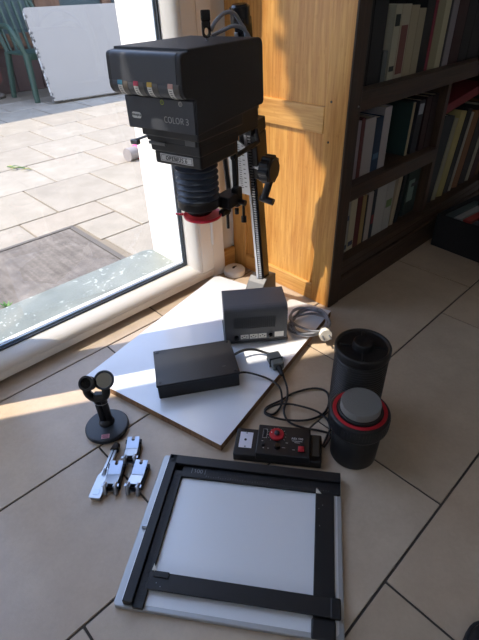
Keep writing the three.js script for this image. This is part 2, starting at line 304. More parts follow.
function gardenChair(pos, turn, label, color) {                      // moulded plastic armchair, faces +x of its own frame
  const t = thing('garden_chair', label, 'chair', pos, turn, 'green garden chairs'), mat = color;
  part('seat', [flat(ext(rrect(0.44, 0.46, 0.06), 0.018, 0.004)).translate(0, 0.4, 0), bx(0.025, 0.05, 0.42, 0.21, 0.36, 0, 0.008)], mat, t);
  for (const s of [-1, 1]) {
    part('leg', [rod(new THREE.Vector3(0.25, 0, s * 0.25), new THREE.Vector3(0.2, 0.41, s * 0.215), 0.026, 10, 0.034)], mat, t);
    part('leg', [rod(new THREE.Vector3(-0.27, 0, s * 0.24), new THREE.Vector3(-0.2, 0.41, s * 0.205), 0.026, 10, 0.034)], mat, t);
    part('armrest', [tube([new THREE.Vector3(0.2, 0.4, s * 0.22), new THREE.Vector3(0.17, 0.52, s * 0.25), new THREE.Vector3(0.1, 0.62, s * 0.262), new THREE.Vector3(-0.05, 0.64, s * 0.25), new THREE.Vector3(-0.25, 0.62, s * 0.22)], 0.024, 24, 8)], mat, t);
  }
  const bars = []; for (let i = 0; i < 6; i++) bars.push(rod(new THREE.Vector3(-0.2, 0.4, -0.17 + i * 0.068), new THREE.Vector3(-0.33, 0.82, -0.18 + i * 0.072), 0.016, 8));
  bars.forEach((b) => part('back_slat', [b], mat, t));
  part('back_frame', [tube([new THREE.Vector3(-0.19, 0.4, -0.21), new THREE.Vector3(-0.32, 0.78, -0.23), new THREE.Vector3(-0.35, 0.87, -0.1), new THREE.Vector3(-0.35, 0.88, 0.1), new THREE.Vector3(-0.32, 0.78, 0.23), new THREE.Vector3(-0.19, 0.4, 0.21)], 0.022, 30, 8)], mat, t);
  return t;
}
gardenChair([2.19, 5.23, -0.06], -1.5, 'green plastic garden armchair that the left end of the white table top leans on', M.green);
gardenChair([3.22, 5.45, -0.06], Math.PI, 'green plastic garden armchair mostly hidden behind the right edge of the leaning table top', M.green);
{ // folded parasol at the left edge
  const t = thing('folded_parasol', 'dull red folded parasol standing against the shed at the left edge of the photo', 'parasol', [1.78, 5.6, -0.06]), m = std(0x6d4644, 0.8);
  const g = lathe([[0, 0.12], [0.06, 0.1], [0.115, 0.16], [0.12, 0.3], [0.095, 0.6], [0.06, 1.1], [0.03, 1.5], [0, 1.56]], 48), p = g.attributes.position;
  for (let i = 0; i < p.count; i++) { const a = Math.atan2(p.getZ(i), p.getX(i)), k = 1 + 0.12 * Math.cos(8 * a); p.setX(i, p.getX(i) * k); p.setZ(i, p.getZ(i) * k); } g.computeVertexNormals();
  part('canopy', [g], m, t); part('pole', [cyl(0.015, 0.015, 1.6, 0, 0.02, 0, 16)], M.brown, t); part('base', [lathe([[0, 0], [0.1, 0], [0.1, 0.03], [0.03, 0.06], [0, 0.06]], 32)], M.concrete, t);
}
{ // rolled mat beside the house wall
  const t = thing('rolled_mat', 'grey rolled mat with a pink spiral end lying on the patio near the house wall', 'mat', [1.56, 2.63, -0.06], 0.15);
  part('mat', [rod(new THREE.Vector3(-0.055, 0.04, 0), new THREE.Vector3(0.22, 0.04, 0), 0.04, 28)], std(0x8d8785, 0.8), t);
  const sp = []; for (let i = 0; i <= 40; i++) { const a = i * 0.42, r = 0.005 + 0.00075 * i; sp.push(new THREE.Vector3(0.222, 0.04 + r * Math.sin(a), r * Math.cos(a))); }
  part('spiral', [tube(sp, 0.003, 120, 6)], std(0xe0578f, 0.7), t, 'pink spiral end');
  const band = []; for (let i = 0; i <= 20; i++) { const a = Math.PI * 2 * i / 20; band.push(new THREE.Vector3(0.02, 0.04 + 0.041 * Math.sin(a), 0.041 * Math.cos(a))); }
  part('band', [tube(band, 0.006, 40, 6)], std(0xe0578f, 0.7), t, 'pink band');
  const c = thing('toy_spade', 'small bright blue plastic spade leaning on the rolled mat', 'toy', [1.665, 2.70, -0.06], 0.3);
  part('blade', [ext(poly([[-0.03, 0], [0.03, 0], [0.034, 0.07], [0.012, 0.1], [-0.012, 0.1], [-0.034, 0.07]]), 0.006, 0.0015).translate(0, 0, -0.003)], std(0x23a8d8, 0.4), c);
  part('handle', [rod(new THREE.Vector3(0, 0.09, 0), new THREE.Vector3(0, 0.2, 0), 0.008, 12)], std(0x23a8d8, 0.4), c);
}
function leafGeo(len, wid) { const s = new THREE.Shape(); s.moveTo(0, 0); s.quadraticCurveTo(wid, len * 0.4, 0, len); s.quadraticCurveTo(-wid, len * 0.4, 0, 0); const g = ext(s, 0.0008, 0, 5); const p = g.attributes.position; for (let i = 0; i < p.count; i++) p.setZ(i, p.getZ(i) + 2 * p.getX(i) * p.getX(i) / wid); g.computeVertexNormals(); return g; }
{
  const t = thing('fallen_sprig', 'small green and yellow sprig of leaves fallen on the sunny paving', 'twig', [0.965, 3.02, -0.057], 0), R = rng(8);
  part('stem', [tube([V(-0.04, 0.08, 0.006), V(0, 0, 0.008), V(0.04, -0.09, 0.006)], 0.003, 12, 6)], M.leaf, t);
  for (let i = 0; i < 7; i++) { const m = part('leaf', [flat(leafGeo(0.04 + 0.02 * R(), 0.012))], i % 3 ? std(0x5b7347, 0.7) : std(0x9c9252, 0.7), t); m.position.copy(V(-0.04 + i * 0.013, 0.08 - i * 0.027, 0.008)); m.rotation.y = R() * 6; }
}
{
  const t = thing('weed', 'tiny green weed sprouting between the concrete slab and the door sill', 'plant', [0.3, 1.5, -0.057]), R = rng(18);
  for (let i = 0; i < 7; i++) { const m = part('leaf', [leafGeo(0.03 + 0.015 * R(), 0.009)], M.leaf, t); m.rotation.set(-0.5 - 0.5 * R(), i * 0.9, 0, 'YXZ'); }
}
{ // climber trailing outside above the door: its leaves dapple the sun that reaches the bookcase
  const t = thing('climbing_plant', 'leafy climbing plant trailing over the open side of the garden door', 'plant', [0, 0, 0]), R = rng(77);
  const ce = Math.cos(SUN_EL), toSun = V(-Math.cos(SUN_AZ) * ce, Math.sin(SUN_AZ) * ce, Math.sin(SUN_EL));
  const at = (y, z, d) => V(0.993, y, z).addScaledVector(toSun, d);
  const g = [leafGeo(0.11, 0.066), leafGeo(0.095, 0.06), leafGeo(0.08, 0.05)];
  part('stem', [tube([at(0.73, 1.2, 2.4), at(0.735, 1.0, 2.38), at(0.74, 0.7, 2.36), at(0.745, 0.5, 2.36)], 0.006, 30, 6)], M.brown, t);
  for (let z = 0.47; z < 1.05; z += 0.026) {
    const edge = 0.74 + Math.min(0.17, Math.max(0, (z - 0.46) * 1.4)) * 0.5 + Math.max(0, z - 0.5) * 0.22;
    for (let y = 0.7; y < edge; y += 0.025) { const m = part('leaf', [g[Math.floor(R() * 3)]], M.leaf, t); m.position.copy(at(y + 0.008 * (R() - 0.5), z + 0.01 * (R() - 0.5), 2.32 + 0.12 * R())); m.rotation.set((R() - 0.5) * 0.9 + 2.6, 0.9 + (R() - 0.5), (R() - 0.5) * 1.2, 'YXZ'); }
  }
}

// ================================================================ BOOKCASE AND BOOKS
const XL = 0.993, YF = 0.671, YB = 1.095, XR = 2.33, HB = 2.0;
{
  const t = thing('bookcase', 'tall wooden bookcase with a honey oak panelled side and dark stained front', 'bookcase');
  part('side_stile', [pb(XL, XL + 0.03, YF, 0.739, 0, HB, 0.003)], M.oak, t); part('side_stile', [pb(XL, XL + 0.03, 1.033, YB, 0, HB, 0.003)], M.oakB, t);
  part('side_rail', [pb(XL, XL + 0.03, 0.739, 1.033, 0, 0.056, 0.003, 'z')], M.oakB, t); part('side_rail', [pb(XL, XL + 0.03, 0.739, 1.033, 0.506, 0.571, 0.003, 'z')], M.oakB, t);
  part('side_rail', [pb(XL, XL + 0.03, 0.739, 1.033, 1.2, 1.27, 0.003, 'z')], M.oakB, t); part('side_rail', [pb(XL, XL + 0.03, 0.739, 1.033, 1.92, HB, 0.003, 'z')], M.oakB, t);
  for (const [a, b, o] of [[0.05, 0.512, 0.1], [0.565, 1.206, 0.33], [1.264, 1.926, 0.5]]) part('side_panel', [pb(XL + 0.009, XL + 0.024, 0.733, 1.039, a, b, 0, 'y', o, o)], M.oak, t);
  for (const [y, z] of [[0.72, 0.49], [0.72, 0.585], [1.05, 0.49]]) part('peg', [rod(V(XL - 0.0008, y, z), V(XL + 0.01, y, z), 0.003, 12)], M.dark, t);
  part('back_panel', [pb(XL + 0.03, XR, YB - 0.012, YB, 0, HB)], M.dark, t);
  part('far_side', [pb(XR - 0.03, XR, YF, YB - 0.012, 0, HB, 0.002)], M.dark, t);
  part('front_stile', [pb(XL + 0.0005, 1.043, YF - 0.004, YF + 0.018, 0, HB, 0.003)], M.dark, t);
  part('divider', [pb(1.533, 1.557, YF + 0.008, YB - 0.012, 0.14, 0.56, 0.002)], M.dark, t);
  part('shelf', [pb(XL + 0.03, XR - 0.03, YF, YB - 0.012, 0.558, 0.606, 0.003, 'x')], M.dark, t);
  part('shelf', [pb(XL + 0.03, 1.533, YF, YB - 0.012, 0.326, 0.37, 0.003, 'x')], M.dark, t);
  part('shelf', [pb(XL + 0.03, XR - 0.03, YF, YB - 0.012, 0.12, 0.142, 0.003, 'x')], M.dark, t);
  part('shelf', [pb(XL + 0.03, XR - 0.03, YF, YB - 0.012, 1.0, 1.045, 0.003, 'x')], M.dark, t);
  part('top', [pb(XL - 0.01, XR + 0.01, YF - 0.012, YB, HB, HB + 0.03, 0.004, 'x')], M.dark, t);
  part('plinth', [pb(XL + 0.03, XR, YF - 0.002, YF + 0.02, 0, 0.072, 0.003, 'x')], M.dark, t);
  part('moulding', [pb(XL + 0.048, XR, YF - 0.006, YF + 0.02, 0.072, 0.09, 0.005, 'x')], M.dark, t); part('moulding', [pb(XL + 0.048, XR, YF - 0.001, YF + 0.02, 0.094, 0.121, 0.005, 'x')], M.dark, t);
  part('shelf_pin', [rod(V(1.03, YF - 0.006, 0.575), V(1.03, YF, 0.575), 0.002, 10)], M.steel, t, 'small nail head');
}
const pageMat = std(0xcfc4a8, 0.9);
function book(x, z, w, h, d, color, label, o = {}) {                  // spine faces the room; x is the left edge of the foot
  const t = thing('book', label, 'book', [x, YF + (o.in ?? 0.03), z], 0, z > 0.5 ? 'books on the top visible shelf' : z > 0.3 ? 'books on the middle shelf' : x < 1.56 ? 'books on the bottom shelf' : 'tall books leaning in the right bay'), lean = o.lean || 0, mat = std(color, o.rough ?? 0.6);
  const c = Math.min(0.003, w / 5);
  const tilt = (m) => { m.rotation.z = -lean; m.position.y = w * Math.sin(lean); return m; };
  tilt(part('cover', [bx(c, h, d, c / 2, 0, -d / 2, 0.0008, 1), bx(c, h, d, w - c / 2, 0, -d / 2, 0.0008, 1), bx(w, h, c * 1.3, w / 2, 0, -c * 0.65, 0.0012, 1)], mat, t));
  tilt(part('pages', [bx(w - 2 * c, h - 0.006, d - c * 1.3 - 0.004, w / 2, 0.003, -d / 2 - c * 0.65 + 0.002, 0, 1)], pageMat, t));
  for (const [a, b, col] of o.bands || []) tilt(part('spine_print', [bx(w * 0.72, b - a, 0.0006, w / 2, a, 0.0003, 0)], std(col, 0.6), t));
  return t;
}
{ // upper shelf
  const z = 0.6062, s = 'on the top visible shelf';
  const L = [
    [1.048, 0.056, 0.2, 0x141414, 'black book against the left upright ' + s], [1.106, 0.058, 0.195, 0x16181a, 'second black book from the left upright ' + s],
    [1.168, 0.022, 0.07, 0x5c605c, 'small squat grey paperback in front of the black books ' + s],
    [1.2, 0.03, 0.165, 0xa9a58e, 'pale grey book with two small dark spine labels ' + s, [[0.02, 0.032, 0x24302c], [0.12, 0.145, 0x1c2422]]],
    [1.231, 0.043, 0.164, 0xa89f88, 'pale book with a thin red line down its spine ' + s, [[0.01, 0.12, 0x6e4038]]],
    [1.275, 0.04, 0.16, 0x9f9478, 'beige book right of the red-lined pale book ' + s], [1.316, 0.036, 0.152, 0x988e74, 'slightly shorter beige book beside the black one ' + s],
    [1.353, 0.043, 0.2, 0x101114, 'tall black book between the beige and the crimson books ' + s], [1.397, 0.016, 0.21, 0x7d1c33, 'thin crimson book ' + s],
    [1.414, 0.04, 0.215, 0x8c8668, 'olive cream book right of the thin crimson one ' + s], [1.455, 0.033, 0.22, 0xb0a888, 'wide cream book ' + s],
    [1.489, 0.011, 0.2, 0x1b1a1c, 'thin black book between the cream and the lilac books ' + s], [1.502, 0.036, 0.21, 0x827c80, 'greyish lilac book ' + s],
    [1.54, 0.062, 0.215, 0x33191a, 'dark wine-red book right of the lilac book ' + s], [1.604, 0.058, 0.21, 0x17171a, 'black book right of the dark wine-red book ' + s],
    [1.664, 0.078, 0.21, 0x17191a, 'second black book right of the dark wine-red book ' + s], [1.744, 0.05, 0.21, 0x14241c, 'dark green book at the right edge of the photo ' + s]];
  for (const [x, w, h, c, l, bands] of L) book(x, z, w, h, 0.16, c, l, { bands, in: 0.03 });
}
{ // middle shelf, left bay
  const z = 0.3702, s = 'on the middle shelf';
  const L = [
    [1.09, 0.019, 0.155, 0x8d8388, 'mauve grey paperback leftmost ' + s], [1.11, 0.017, 0.158, 0x5d2a26, 'thin maroon book second from the left upright ' + s],
    [1.128, 0.052, 0.153, 0xa39a94, 'thick greyish pink book ' + s], [1.181, 0.036, 0.148, 0x1d3247, 'navy blue book between two pale books ' + s, [[0.035, 0.05, 0x46647c]]],
    [1.218, 0.037, 0.168, 0xa8a09c, 'pale grey book left of the wide gap ' + s]];
  for (const [x, w, h, c, l, bands] of L) book(x, z, w, h, 0.15, c, l, { bands });
  book(1.376, z, 0.018, 0.155, 0.19, 0x223a34, 'large dark green book with a cream spine after a gap ' + s, { bands: [[0.001, 0.154, 0x9c8f6e]], in: 0.035, lean: 0.03 });
  book(1.403, z, 0.036, 0.155, 0.15, 0x191c20, 'black book with a white spine sticker ' + s, { bands: [[0.115, 0.145, 0x9b9ea2]], lean: 0.05 });
  book(1.454, z, 0.034, 0.16, 0.15, 0x2e1718, 'dark wine-red book next to the sticker book ' + s); book(1.49, z, 0.04, 0.16, 0.15, 0x241516, 'thick blackish red book farthest right of the left bay ' + s);
}
{ // bottom shelf, left bay
  const z = 0.1422, s = 'on the bottom shelf';
  const L = [
    [1.08, 0.025, 0.162, 0x9c9a90, 'white book leftmost in the row ' + s, [[0.01, 0.025, 0x39475c], [0.105, 0.12, 0x4c5a70]]], [1.106, 0.032, 0.17, 0xb3a98c, 'cream book second from the left upright ' + s, [[0.015, 0.03, 0x333b50]]],
    [1.139, 0.026, 0.168, 0x5a2420, 'dark red book between the cream and the ochre books ' + s], [1.166, 0.021, 0.16, 0x9a7f4d, 'thin ochre book ' + s],
    [1.188, 0.008, 0.155, 0x15151a, 'very thin black book right of the ochre one ' + s], [1.197, 0.027, 0.16, 0xad9f94, 'pinkish cream book in the middle of the row ' + s],
    [1.225, 0.018, 0.165, 0x1a2028, 'blackish navy book left of the large white ones ' + s, [[0.05, 0.08, 0x7a2020]]],
    [1.244, 0.056, 0.168, 0xa8a49c, 'widest white book ' + s], [1.301, 0.045, 0.165, 0xa29e96, 'white book with a green spine mark ' + s, [[0.08, 0.105, 0x63784a]]]];
  for (const [x, w, h, c, l, bands] of L) book(x, z, w, h, 0.15, c, l, { bands });
  book(1.35, z, 0.024, 0.165, 0.15, 0xa8977c, 'beige book leaning right of the white books ' + s, { lean: 0.1 });
  book(1.384, z, 0.018, 0.168, 0.14, 0x1b1d1f, 'thin black book leaning behind the beige one ' + s, { lean: 0.1 });
  book(1.43, z, 0.018, 0.168, 0.13, 0xb26a26, 'orange book half hidden at the right end of the row ' + s, { in: 0.07 });
  const t = thing('document_box', 'dark green document box with a pale square label on the bottom shelf', 'box', [1.45, YF + 0.04, z]);
  part('box', [bx(0.08, 0.165, 0.2, 0.04, 0, -0.1, 0.003)], std(0x22302a, 0.7), t); part('label_card', [bx(0.038, 0.075, 0.0008, 0.03, 0.05, 0.0004, 0)], std(0x6f8478, 0.7), t);
  part('finger_hole_shade', [bx(0.045, 0.012, 0.001, 0.05, 0.1, 0.0008, 0.0004, 1)], M.black, t);  // no hole is cut; a dark plate paints in its shade
}
{ // right bay: tall books leaning to the right
  const z = 0.1422, s = 'leaning in the right bay';
  const L = [
    [1.562, 0.075, 0.3, 0x1a1f24, 'black book leaning against the middle upright'], [1.645, 0.03, 0.285, 0x8f8a72, 'thin cream book ' + s], [1.68, 0.048, 0.3, 0xa2935a, 'mustard yellow book ' + s],
    [1.733, 0.04, 0.3, 0x1d191a, 'black book right of the mustard one ' + s], [1.778, 0.02, 0.285, 0x9b9484, 'thin pale book ' + s], [1.803, 0.05, 0.28, 0x7b4e28, 'orange brown book ' + s],
    [1.858, 0.06, 0.285, 0x211817, 'dark brown book right of the orange brown one ' + s], [1.923, 0.03, 0.285, 0x98937f, 'thin off-white book ' + s], [1.958, 0.05, 0.28, 0x3a1a18, 'blackish red book ' + s],
    [2.013, 0.04, 0.28, 0x6a4a22, 'dull gold book ' + s], [2.058, 0.06, 0.28, 0x17181b, 'last black book ' + s + ' at the edge of the photo']];
  for (const [x, w, h, c, l] of L) book(x, z, w, h, 0.17, c, l, { lean: 0.16 });
  const t = thing('book', 'red book lying slanted on top of the tall leaning books', 'book', [1.585, YF + 0.03, 0.452], 0);
  const g = (m) => { m.rotation.z = 0.12; return m; };
  g(part('cover', [bx(0.3, 0.003, 0.17, 0.15, 0, -0.085, 0.001, 1), bx(0.3, 0.003, 0.17, 0.15, 0.027, -0.085, 0.001, 1), bx(0.3, 0.03, 0.004, 0.15, 0, -0.002, 0.001, 1)], std(0x7a1f28, 0.6), t)); g(part('pages', [bx(0.294, 0.024, 0.16, 0.15, 0.003, -0.088, 0)], pageMat, t));
}
{ // fabric crate with sleeves on the floor in front of the bookcase
  const t = thing('storage_crate', 'black fabric storage crate on the floor in front of the dark bookcase', 'crate', [1.6, 0.648, 0], -Math.PI / 2 - 0.1);
  const W = 0.34, D = 0.3, Hh = 0.125, w = 0.006, m = std(0x1a1a1c, 0.9, 0, { bumpMap: grainTex, bumpScale: 0.0006 });   // own x: towards the room, own -z: away from the door
  part('front_side', [bx(W, Hh, w, W / 2, 0, -w / 2, 0.002)], m, t); part('back_side', [bx(W, Hh, w, W / 2, 0, -D + w / 2, 0.002)], m, t);
  part('end_side', [bx(w, Hh, D - 2 * w, w / 2, 0, -D / 2, 0.002)], m, t); part('end_side', [bx(w, Hh, D - 2 * w, W - w / 2, 0, -D / 2, 0.002)], m, t); part('bottom', [bx(W - 2 * w, w, D - 2 * w, W / 2, 0, -D / 2, 0.001)], m, t);
}
{
  const cols = [[0x3a4a4c, 'dark teal'], [0x8d8d8c, 'light grey'], [0xa03a34, 'bright red'], [0x2c3238, 'charcoal'], [0x23282e, 'blackish blue'], [0xb9b4ad, 'off-white'], [0x9c3a36, 'brick red'], [0x2a2a30, 'black'], [0x50565c, 'slate grey']];
  const c = Math.cos(-Math.PI / 2 - 0.1), s = Math.sin(-Math.PI / 2 - 0.1);
  cols.forEach(([col, n], i) => {
    const lx = 0.02 + i * 0.034, ly = 0.02;                           // in the crate's own plan
    const t = thing('disc_case', n + ' disc case standing in the black fabric crate', 'case', [1.6 + lx * c - ly * s, 0.648 + lx * s + ly * c, 0.007], -Math.PI / 2 - 0.1, 'disc cases in the fabric crate');
    part('case', [bx(0.028, 0.114 + (i % 3) * 0.002, 0.2, 0.014, 0, -0.1, 0.0015, 1)], std(col, 0.4), t);
    part('sleeve_card', [bx(0.022, 0.0008, 0.19, 0.014, 0.114 + (i % 3) * 0.002, -0.1, 0)], std(col, 0.7), t);
  });
}

// ================================================================ PHOTO ENLARGER (own x: along the board to the column, own -z: across)
const TE = Math.atan2(0.230, 0.973), EX = [0.394, 0.503, 0];
const L3 = (a, b, z) => new THREE.Vector3(a, z, -b);
const lb = (a0, a1, b0, b1, z0, z1, r = 0.002) => bx(a1 - a0, z1 - z0, b1 - b0, (a0 + a1) / 2, z0, -(b0 + b1) / 2, r);
const onBoard = (a, b, z = 0.0202) => { const c = Math.cos(TE), s = Math.sin(TE); return [EX[0] + a * c - b * s, EX[1] + a * s + b * c, z]; };
{
  const t = thing('photo_enlarger', 'black colour photo enlarger on a slanted column with a white baseboard', 'enlarger', EX, TE);
  const CB = 0.212;                                                   // centre line
  const board = part('baseboard', [lb(0, 0.584, 0, 0.424, 0, 0.0188, 0.001)], M.chip, t, 'brown chipboard edge');
  part('laminate', [lb(0, 0.584, 0, 0.424, 0.0188, 0.0202, 0.0006)], M.laminate, board, 'glossy white top');
  // foot: a wedge casting
  const foot = ext(poly([[0.44, 0.0202], [0.575, 0.0202], [0.57, 0.105], [0.515, 0.112], [0.5, 0.1]]), 0.056, 0.002).translate(0, 0, -CB - 0.028);
  part('column_foot', [foot], M.greyMetal, t, 'grey metal foot');
  // slanted column
  const c0 = new THREE.Vector3(0.541, 0.03, -CB), tilt = Math.atan(0.127), cm = new THREE.Matrix4().makeTranslation(c0.x, c0.y, c0.z).multiply(new THREE.Matrix4().makeRotationZ(tilt));
  const col = (g) => g.applyMatrix4(cm);                              // own y runs up the column
  const column = part('column', [col(bx(0.036, 0.745, 0.025, 0, 0, 0.0065, 0.005))], M.blackGloss, t);
  part('rail', [col(bx(0.004, 0.7, 0.008, -0.0195, 0.02, 0, 0.001))], M.steel, column, 'bright metal rail');
  const teeth = []; for (let i = 0; i < 96; i++) teeth.push(col(bx(0.0025, 0.0036, 0.008, -0.019, 0.03 + i * 0.0071, 0.0095, 0)));
  part('rack', teeth, M.steel, column, 'toothed rack');
  part('column_cap', [col(cyl(0.021, 0.021, 0.03, 0, 0.732, 0.001, 32)), col(cyl(0.018, 0.015, 0.004, 0, 0.762, 0.001, 32))], M.blackGloss, t);
  // carriage with scale plate, knob and crank
  const carr = part('carriage', [col(bx(0.05, 0.11, 0.05, 0.006, 0.4, 0.004, 0.004)), col(bx(0.052, 0.03, 0.052, 0.006, 0.51, 0.002, 0.003))], M.blackSatin, t);
  const sp = ext(poly([[-0.032, 0.35], [0.026, 0.347], [0.026, 0.472], [0.004, 0.486], [-0.022, 0.484], [-0.03, 0.47]]), 0.003, 0.0006);
  sp.rotateY(-Math.PI / 2).translate(-0.03, 0.014, -0.0165); part('scale_plate', [col(sp)], M.alu, t, 'silver engraved scale plate');
  const ticks = []; for (let i = 0; i < 20; i++) { const y = 0.377 + i * 0.0058; ticks.push(col(bx(0.0006, 0.0012, i % 5 ? 0.007 : 0.012, -0.0333, y, -0.03, 0)), col(bx(0.0006, 0.0012, i % 4 ? 0.006 : 0.01, -0.0333, y + 0.002, -0.014, 0))); if (i % 2) ticks.push(col(bx(0.0006, 0.0016, 0.006, -0.0333, y, -0.002, 0))); }
  part('scale_marks', ticks, M.black, t.getObjectByName('scale_plate'));
  part('side_plate', [col(bx(0.014, 0.15, 0.006, -0.05, 0.37, -0.046, 0.002))], M.blackSatin, t);
  const kc = [0.4745, 0.455], ky = 0.167, kr = 0.031;
  const knob = part('drive_knob', [rod(L3(kc[0], ky + 0.002, kc[1]), L3(kc[0], ky - 0.023, kc[1]), kr, 56), rod(L3(kc[0], ky - 0.022, kc[1]), L3(kc[0], ky - 0.027, kc[1]), kr - 0.001, 56, kr - 0.006), ...Array.from({ length: 10 }, (_, i) => { const a = i / 10 * Math.PI * 2, x = kc[0] + (kr - 0.003) * Math.cos(a), z = kc[1] + (kr - 0.003) * Math.sin(a); return rod(L3(x, ky + 0.001, z), L3(x, ky - 0.022, z), 0.007, 14); })], M.blackSatin, t);
  part('shaft', [rod(L3(kc[0], 0.2, kc[1] + 0.002), L3(kc[0], ky, kc[1]), 0.0075, 20)], M.steel, knob, 'steel shaft');
  part('crank', [rod(L3(0.47, ky - 0.016, 0.43), L3(0.463, ky - 0.004, 0.384), 0.0095, 16), rod(L3(0.463, ky + 0.006, 0.384), L3(0.464, ky - 0.03, 0.378), 0.0085, 18)], M.blackSatin, knob);
  // support arm from carriage to the lamp house
  part('support_arm', [lb(0.32, 0.452, 0.172, 0.182, 0.555, 0.606, 0.003), lb(0.32, 0.452, 0.242, 0.252, 0.555, 0.606, 0.003), lb(0.33, 0.47, 0.18, 0.245, 0.592, 0.606, 0.003), lb(0.43, 0.468, 0.178, 0.25, 0.54, 0.56, 0.003)], M.blackSatin, t);
  part('brace', [rod(L3(0.448, 0.17, 0.524), L3(0.34, 0.172, 0.516), 0.0055, 12), rod(L3(0.448, 0.17, 0.524), L3(0.45, 0.178, 0.552), 0.006, 12)], M.blackSatin, t);
  // lamp house
  const side = new THREE.Shape();
  side.moveTo(0.172, 0.605); side.lineTo(0.39, 0.618); side.quadraticCurveTo(0.405, 0.616, 0.404, 0.63); side.lineTo(0.4, 0.722); side.quadraticCurveTo(0.399, 0.7385, 0.383, 0.739); side.lineTo(0.164, 0.741); side.lineTo(0.163, 0.7375); side.lineTo(0.15, 0.7365);
  side.quadraticCurveTo(0.143, 0.736, 0.142, 0.728); side.lineTo(0.1395, 0.692); side.absarc(0.157, 0.6855, 0.0175, Math.PI * 0.9, Math.PI * 1.45, false); side.quadraticCurveTo(0.168, 0.668, 0.174, 0.664); side.closePath();
  const hb0 = 0.129, hb1 = 0.297;
  const head = part('lamp_house', [ext(side, hb1 - hb0, 0.003, 16).translate(0, 0, -hb1)], M.blackGrain, t);
  const hood = new THREE.Shape(); hood.moveTo(0.15, 0.7372); hood.quadraticCurveTo(0.1422, 0.7366, 0.1412, 0.728); hood.lineTo(0.1388, 0.692); hood.absarc(0.157, 0.6855, 0.0183, Math.PI * 0.9, Math.PI * 1.42, false); hood.lineTo(0.162, 0.69); hood.lineTo(0.15, 0.72); hood.closePath();
  part('hood_face', [ext(hood, hb1 - hb0 - 0.02, 0.001, 16).translate(0, 0, -hb1 + 0.01)], M.hood, head);
  part('front_panel', [lb(0.1695, 0.173, hb0 + 0.003, hb1 - 0.003, 0.607, 0.662, 0.001)], M.hood, head);
  // filter dials in the curved front: coloured above, white with numbers below
  const dial = (b, name, color, label) => {
    const cx = 0.157, cz = 0.6855, arc = (a0, a1, r, w) => { const s = new THREE.Shape(); s.absarc(cx, cz, r, a0, a1, false); s.absarc(cx, cz, r - 0.004, a1, a0, true); s.closePath(); return ext(s, w, 0, 20).translate(0, 0, -b - w / 2); };
    const d = part('filter_dial', [arc(Math.PI * 0.88, Math.PI * 1.4, 0.0191, 0.0105)], std(0xd9d7cf, 0.4), t, label);
    part('colour_band', [arc(Math.PI * 0.8, Math.PI * 1.0, 0.0196, 0.0107)], std(color, 0.4), d, name + ' band');
    const tk = []; for (let i = 0; i < 5; i++) { const a = Math.PI * (1.06 + i * 0.06); tk.push(bx(0.0006, 0.0007, 0.005, 0, -0.0003, 0, 0).rotateZ(a).translate(cx + 0.0193 * Math.cos(a), cz + 0.0193 * Math.sin(a), -b)); }
    part('dial_marks', tk, M.black, d);
    part('dial_window', [(() => { const s = new THREE.Shape(); s.absarc(cx, cz, 0.0188, Math.PI * 0.85, Math.PI * 1.42, false); s.absarc(cx, cz, 0.016, Math.PI * 1.42, Math.PI * 0.85, true); return ext(s, 0.024, 0, 16).translate(0, 0, -b - 0.006); })()], std(0x4b4640, 0.3), d);
  };
  dial(0.268, 'cyan', 0x3a7f9a, 'filter dial with a cyan band'); dial(0.23, 'magenta', 0xb5344c, 'filter dial with a magenta band'); dial(0.199, 'yellow', 0xc9a53a, 'filter dial with a yellow band'); dial(0.153, 'pinkish grey', 0xc79a8c, 'filter dial with a pinkish band');
  const face = (g, a, b, z) => g.rotateY(-Math.PI / 2).translate(a, z, -b);       // writing that faces down the board
  part('lettering', [face(textC('COLOR 3', 0.0105, 0.0005), 0.1695, 0.174, 0.6275)], std(0xa9a9a6, 0.6), head, 'white COLOR 3 lettering');
  const ringMark = (b, mat, ch) => { const o = new THREE.Shape(); o.absarc(0, 0, 0.0042, 0, Math.PI * 2); const h = new THREE.Path(); h.absarc(0, 0, 0.0033, 0, Math.PI * 2, true); o.holes.push(h); part('mark', [face(new THREE.ExtrudeGeometry(o, { depth: 0.0005, bevelEnabled: false, curveSegments: 20 }), 0.1695, b, 0.656), face(textC(ch, 0.0042, 0.0005), 0.1695, b, 0.656)], mat, head); };
  ringMark(0.203, std(0xa8b83a, 0.5), 'Y'); ringMark(0.161, std(0xd4d4d2, 0.5), 'D');
  part('badge', [face(ext(rrect(0.024, 0.011, 0.0054), 0.0007, 0.0002, 10), 0.1695, 0.27, 0.629)], M.label, head, 'white oval maker badge');
  part('badge_print', [face(textC('meopta', 0.0046, 0.0003, fontBold), 0.1688, 0.27, 0.629)], M.black, head);
  // negative stage
  part('stage_plate', [lb(0.19, 0.345, 0.143, 0.284, 0.587, 0.612, 0.004)], M.blackSatin, t);
  part('stage_gap', [lb(0.197, 0.34, 0.149, 0.278, 0.577, 0.587, 0.001)], M.black, t); 
  part('condenser_stage', [lb(0.2, 0.335, 0.149, 0.275, 0.556, 0.578, 0.004), lb(0.204, 0.33, 0.152, 0.271, 0.53, 0.557, 0.005)], M.blackSatin, t);
  part('stage_clip', [lb(0.188, 0.192, 0.225, 0.268, 0.572, 0.578, 0.001), lb(0.194, 0.2, 0.155, 0.18, 0.577, 0.587, 0.001)], M.greyMetal, t, 'metal catch');
  part('lever', [rod(L3(0.205, 0.265, 0.588), L3(0.2, 0.318, 0.57), 0.0025, 10), lb(0.194, 0.204, 0.305, 0.325, 0.563, 0.572, 0.002)], M.greyMetal, t, 'short grey lever');
  const np = part('name_plate', [face(ext(rrect(0.083, 0.015, 0.001), 0.0012, 0.0003), 0.2042, 0.213, 0.5445)], M.steel, t, 'silver OPEMUS 6 name plate');
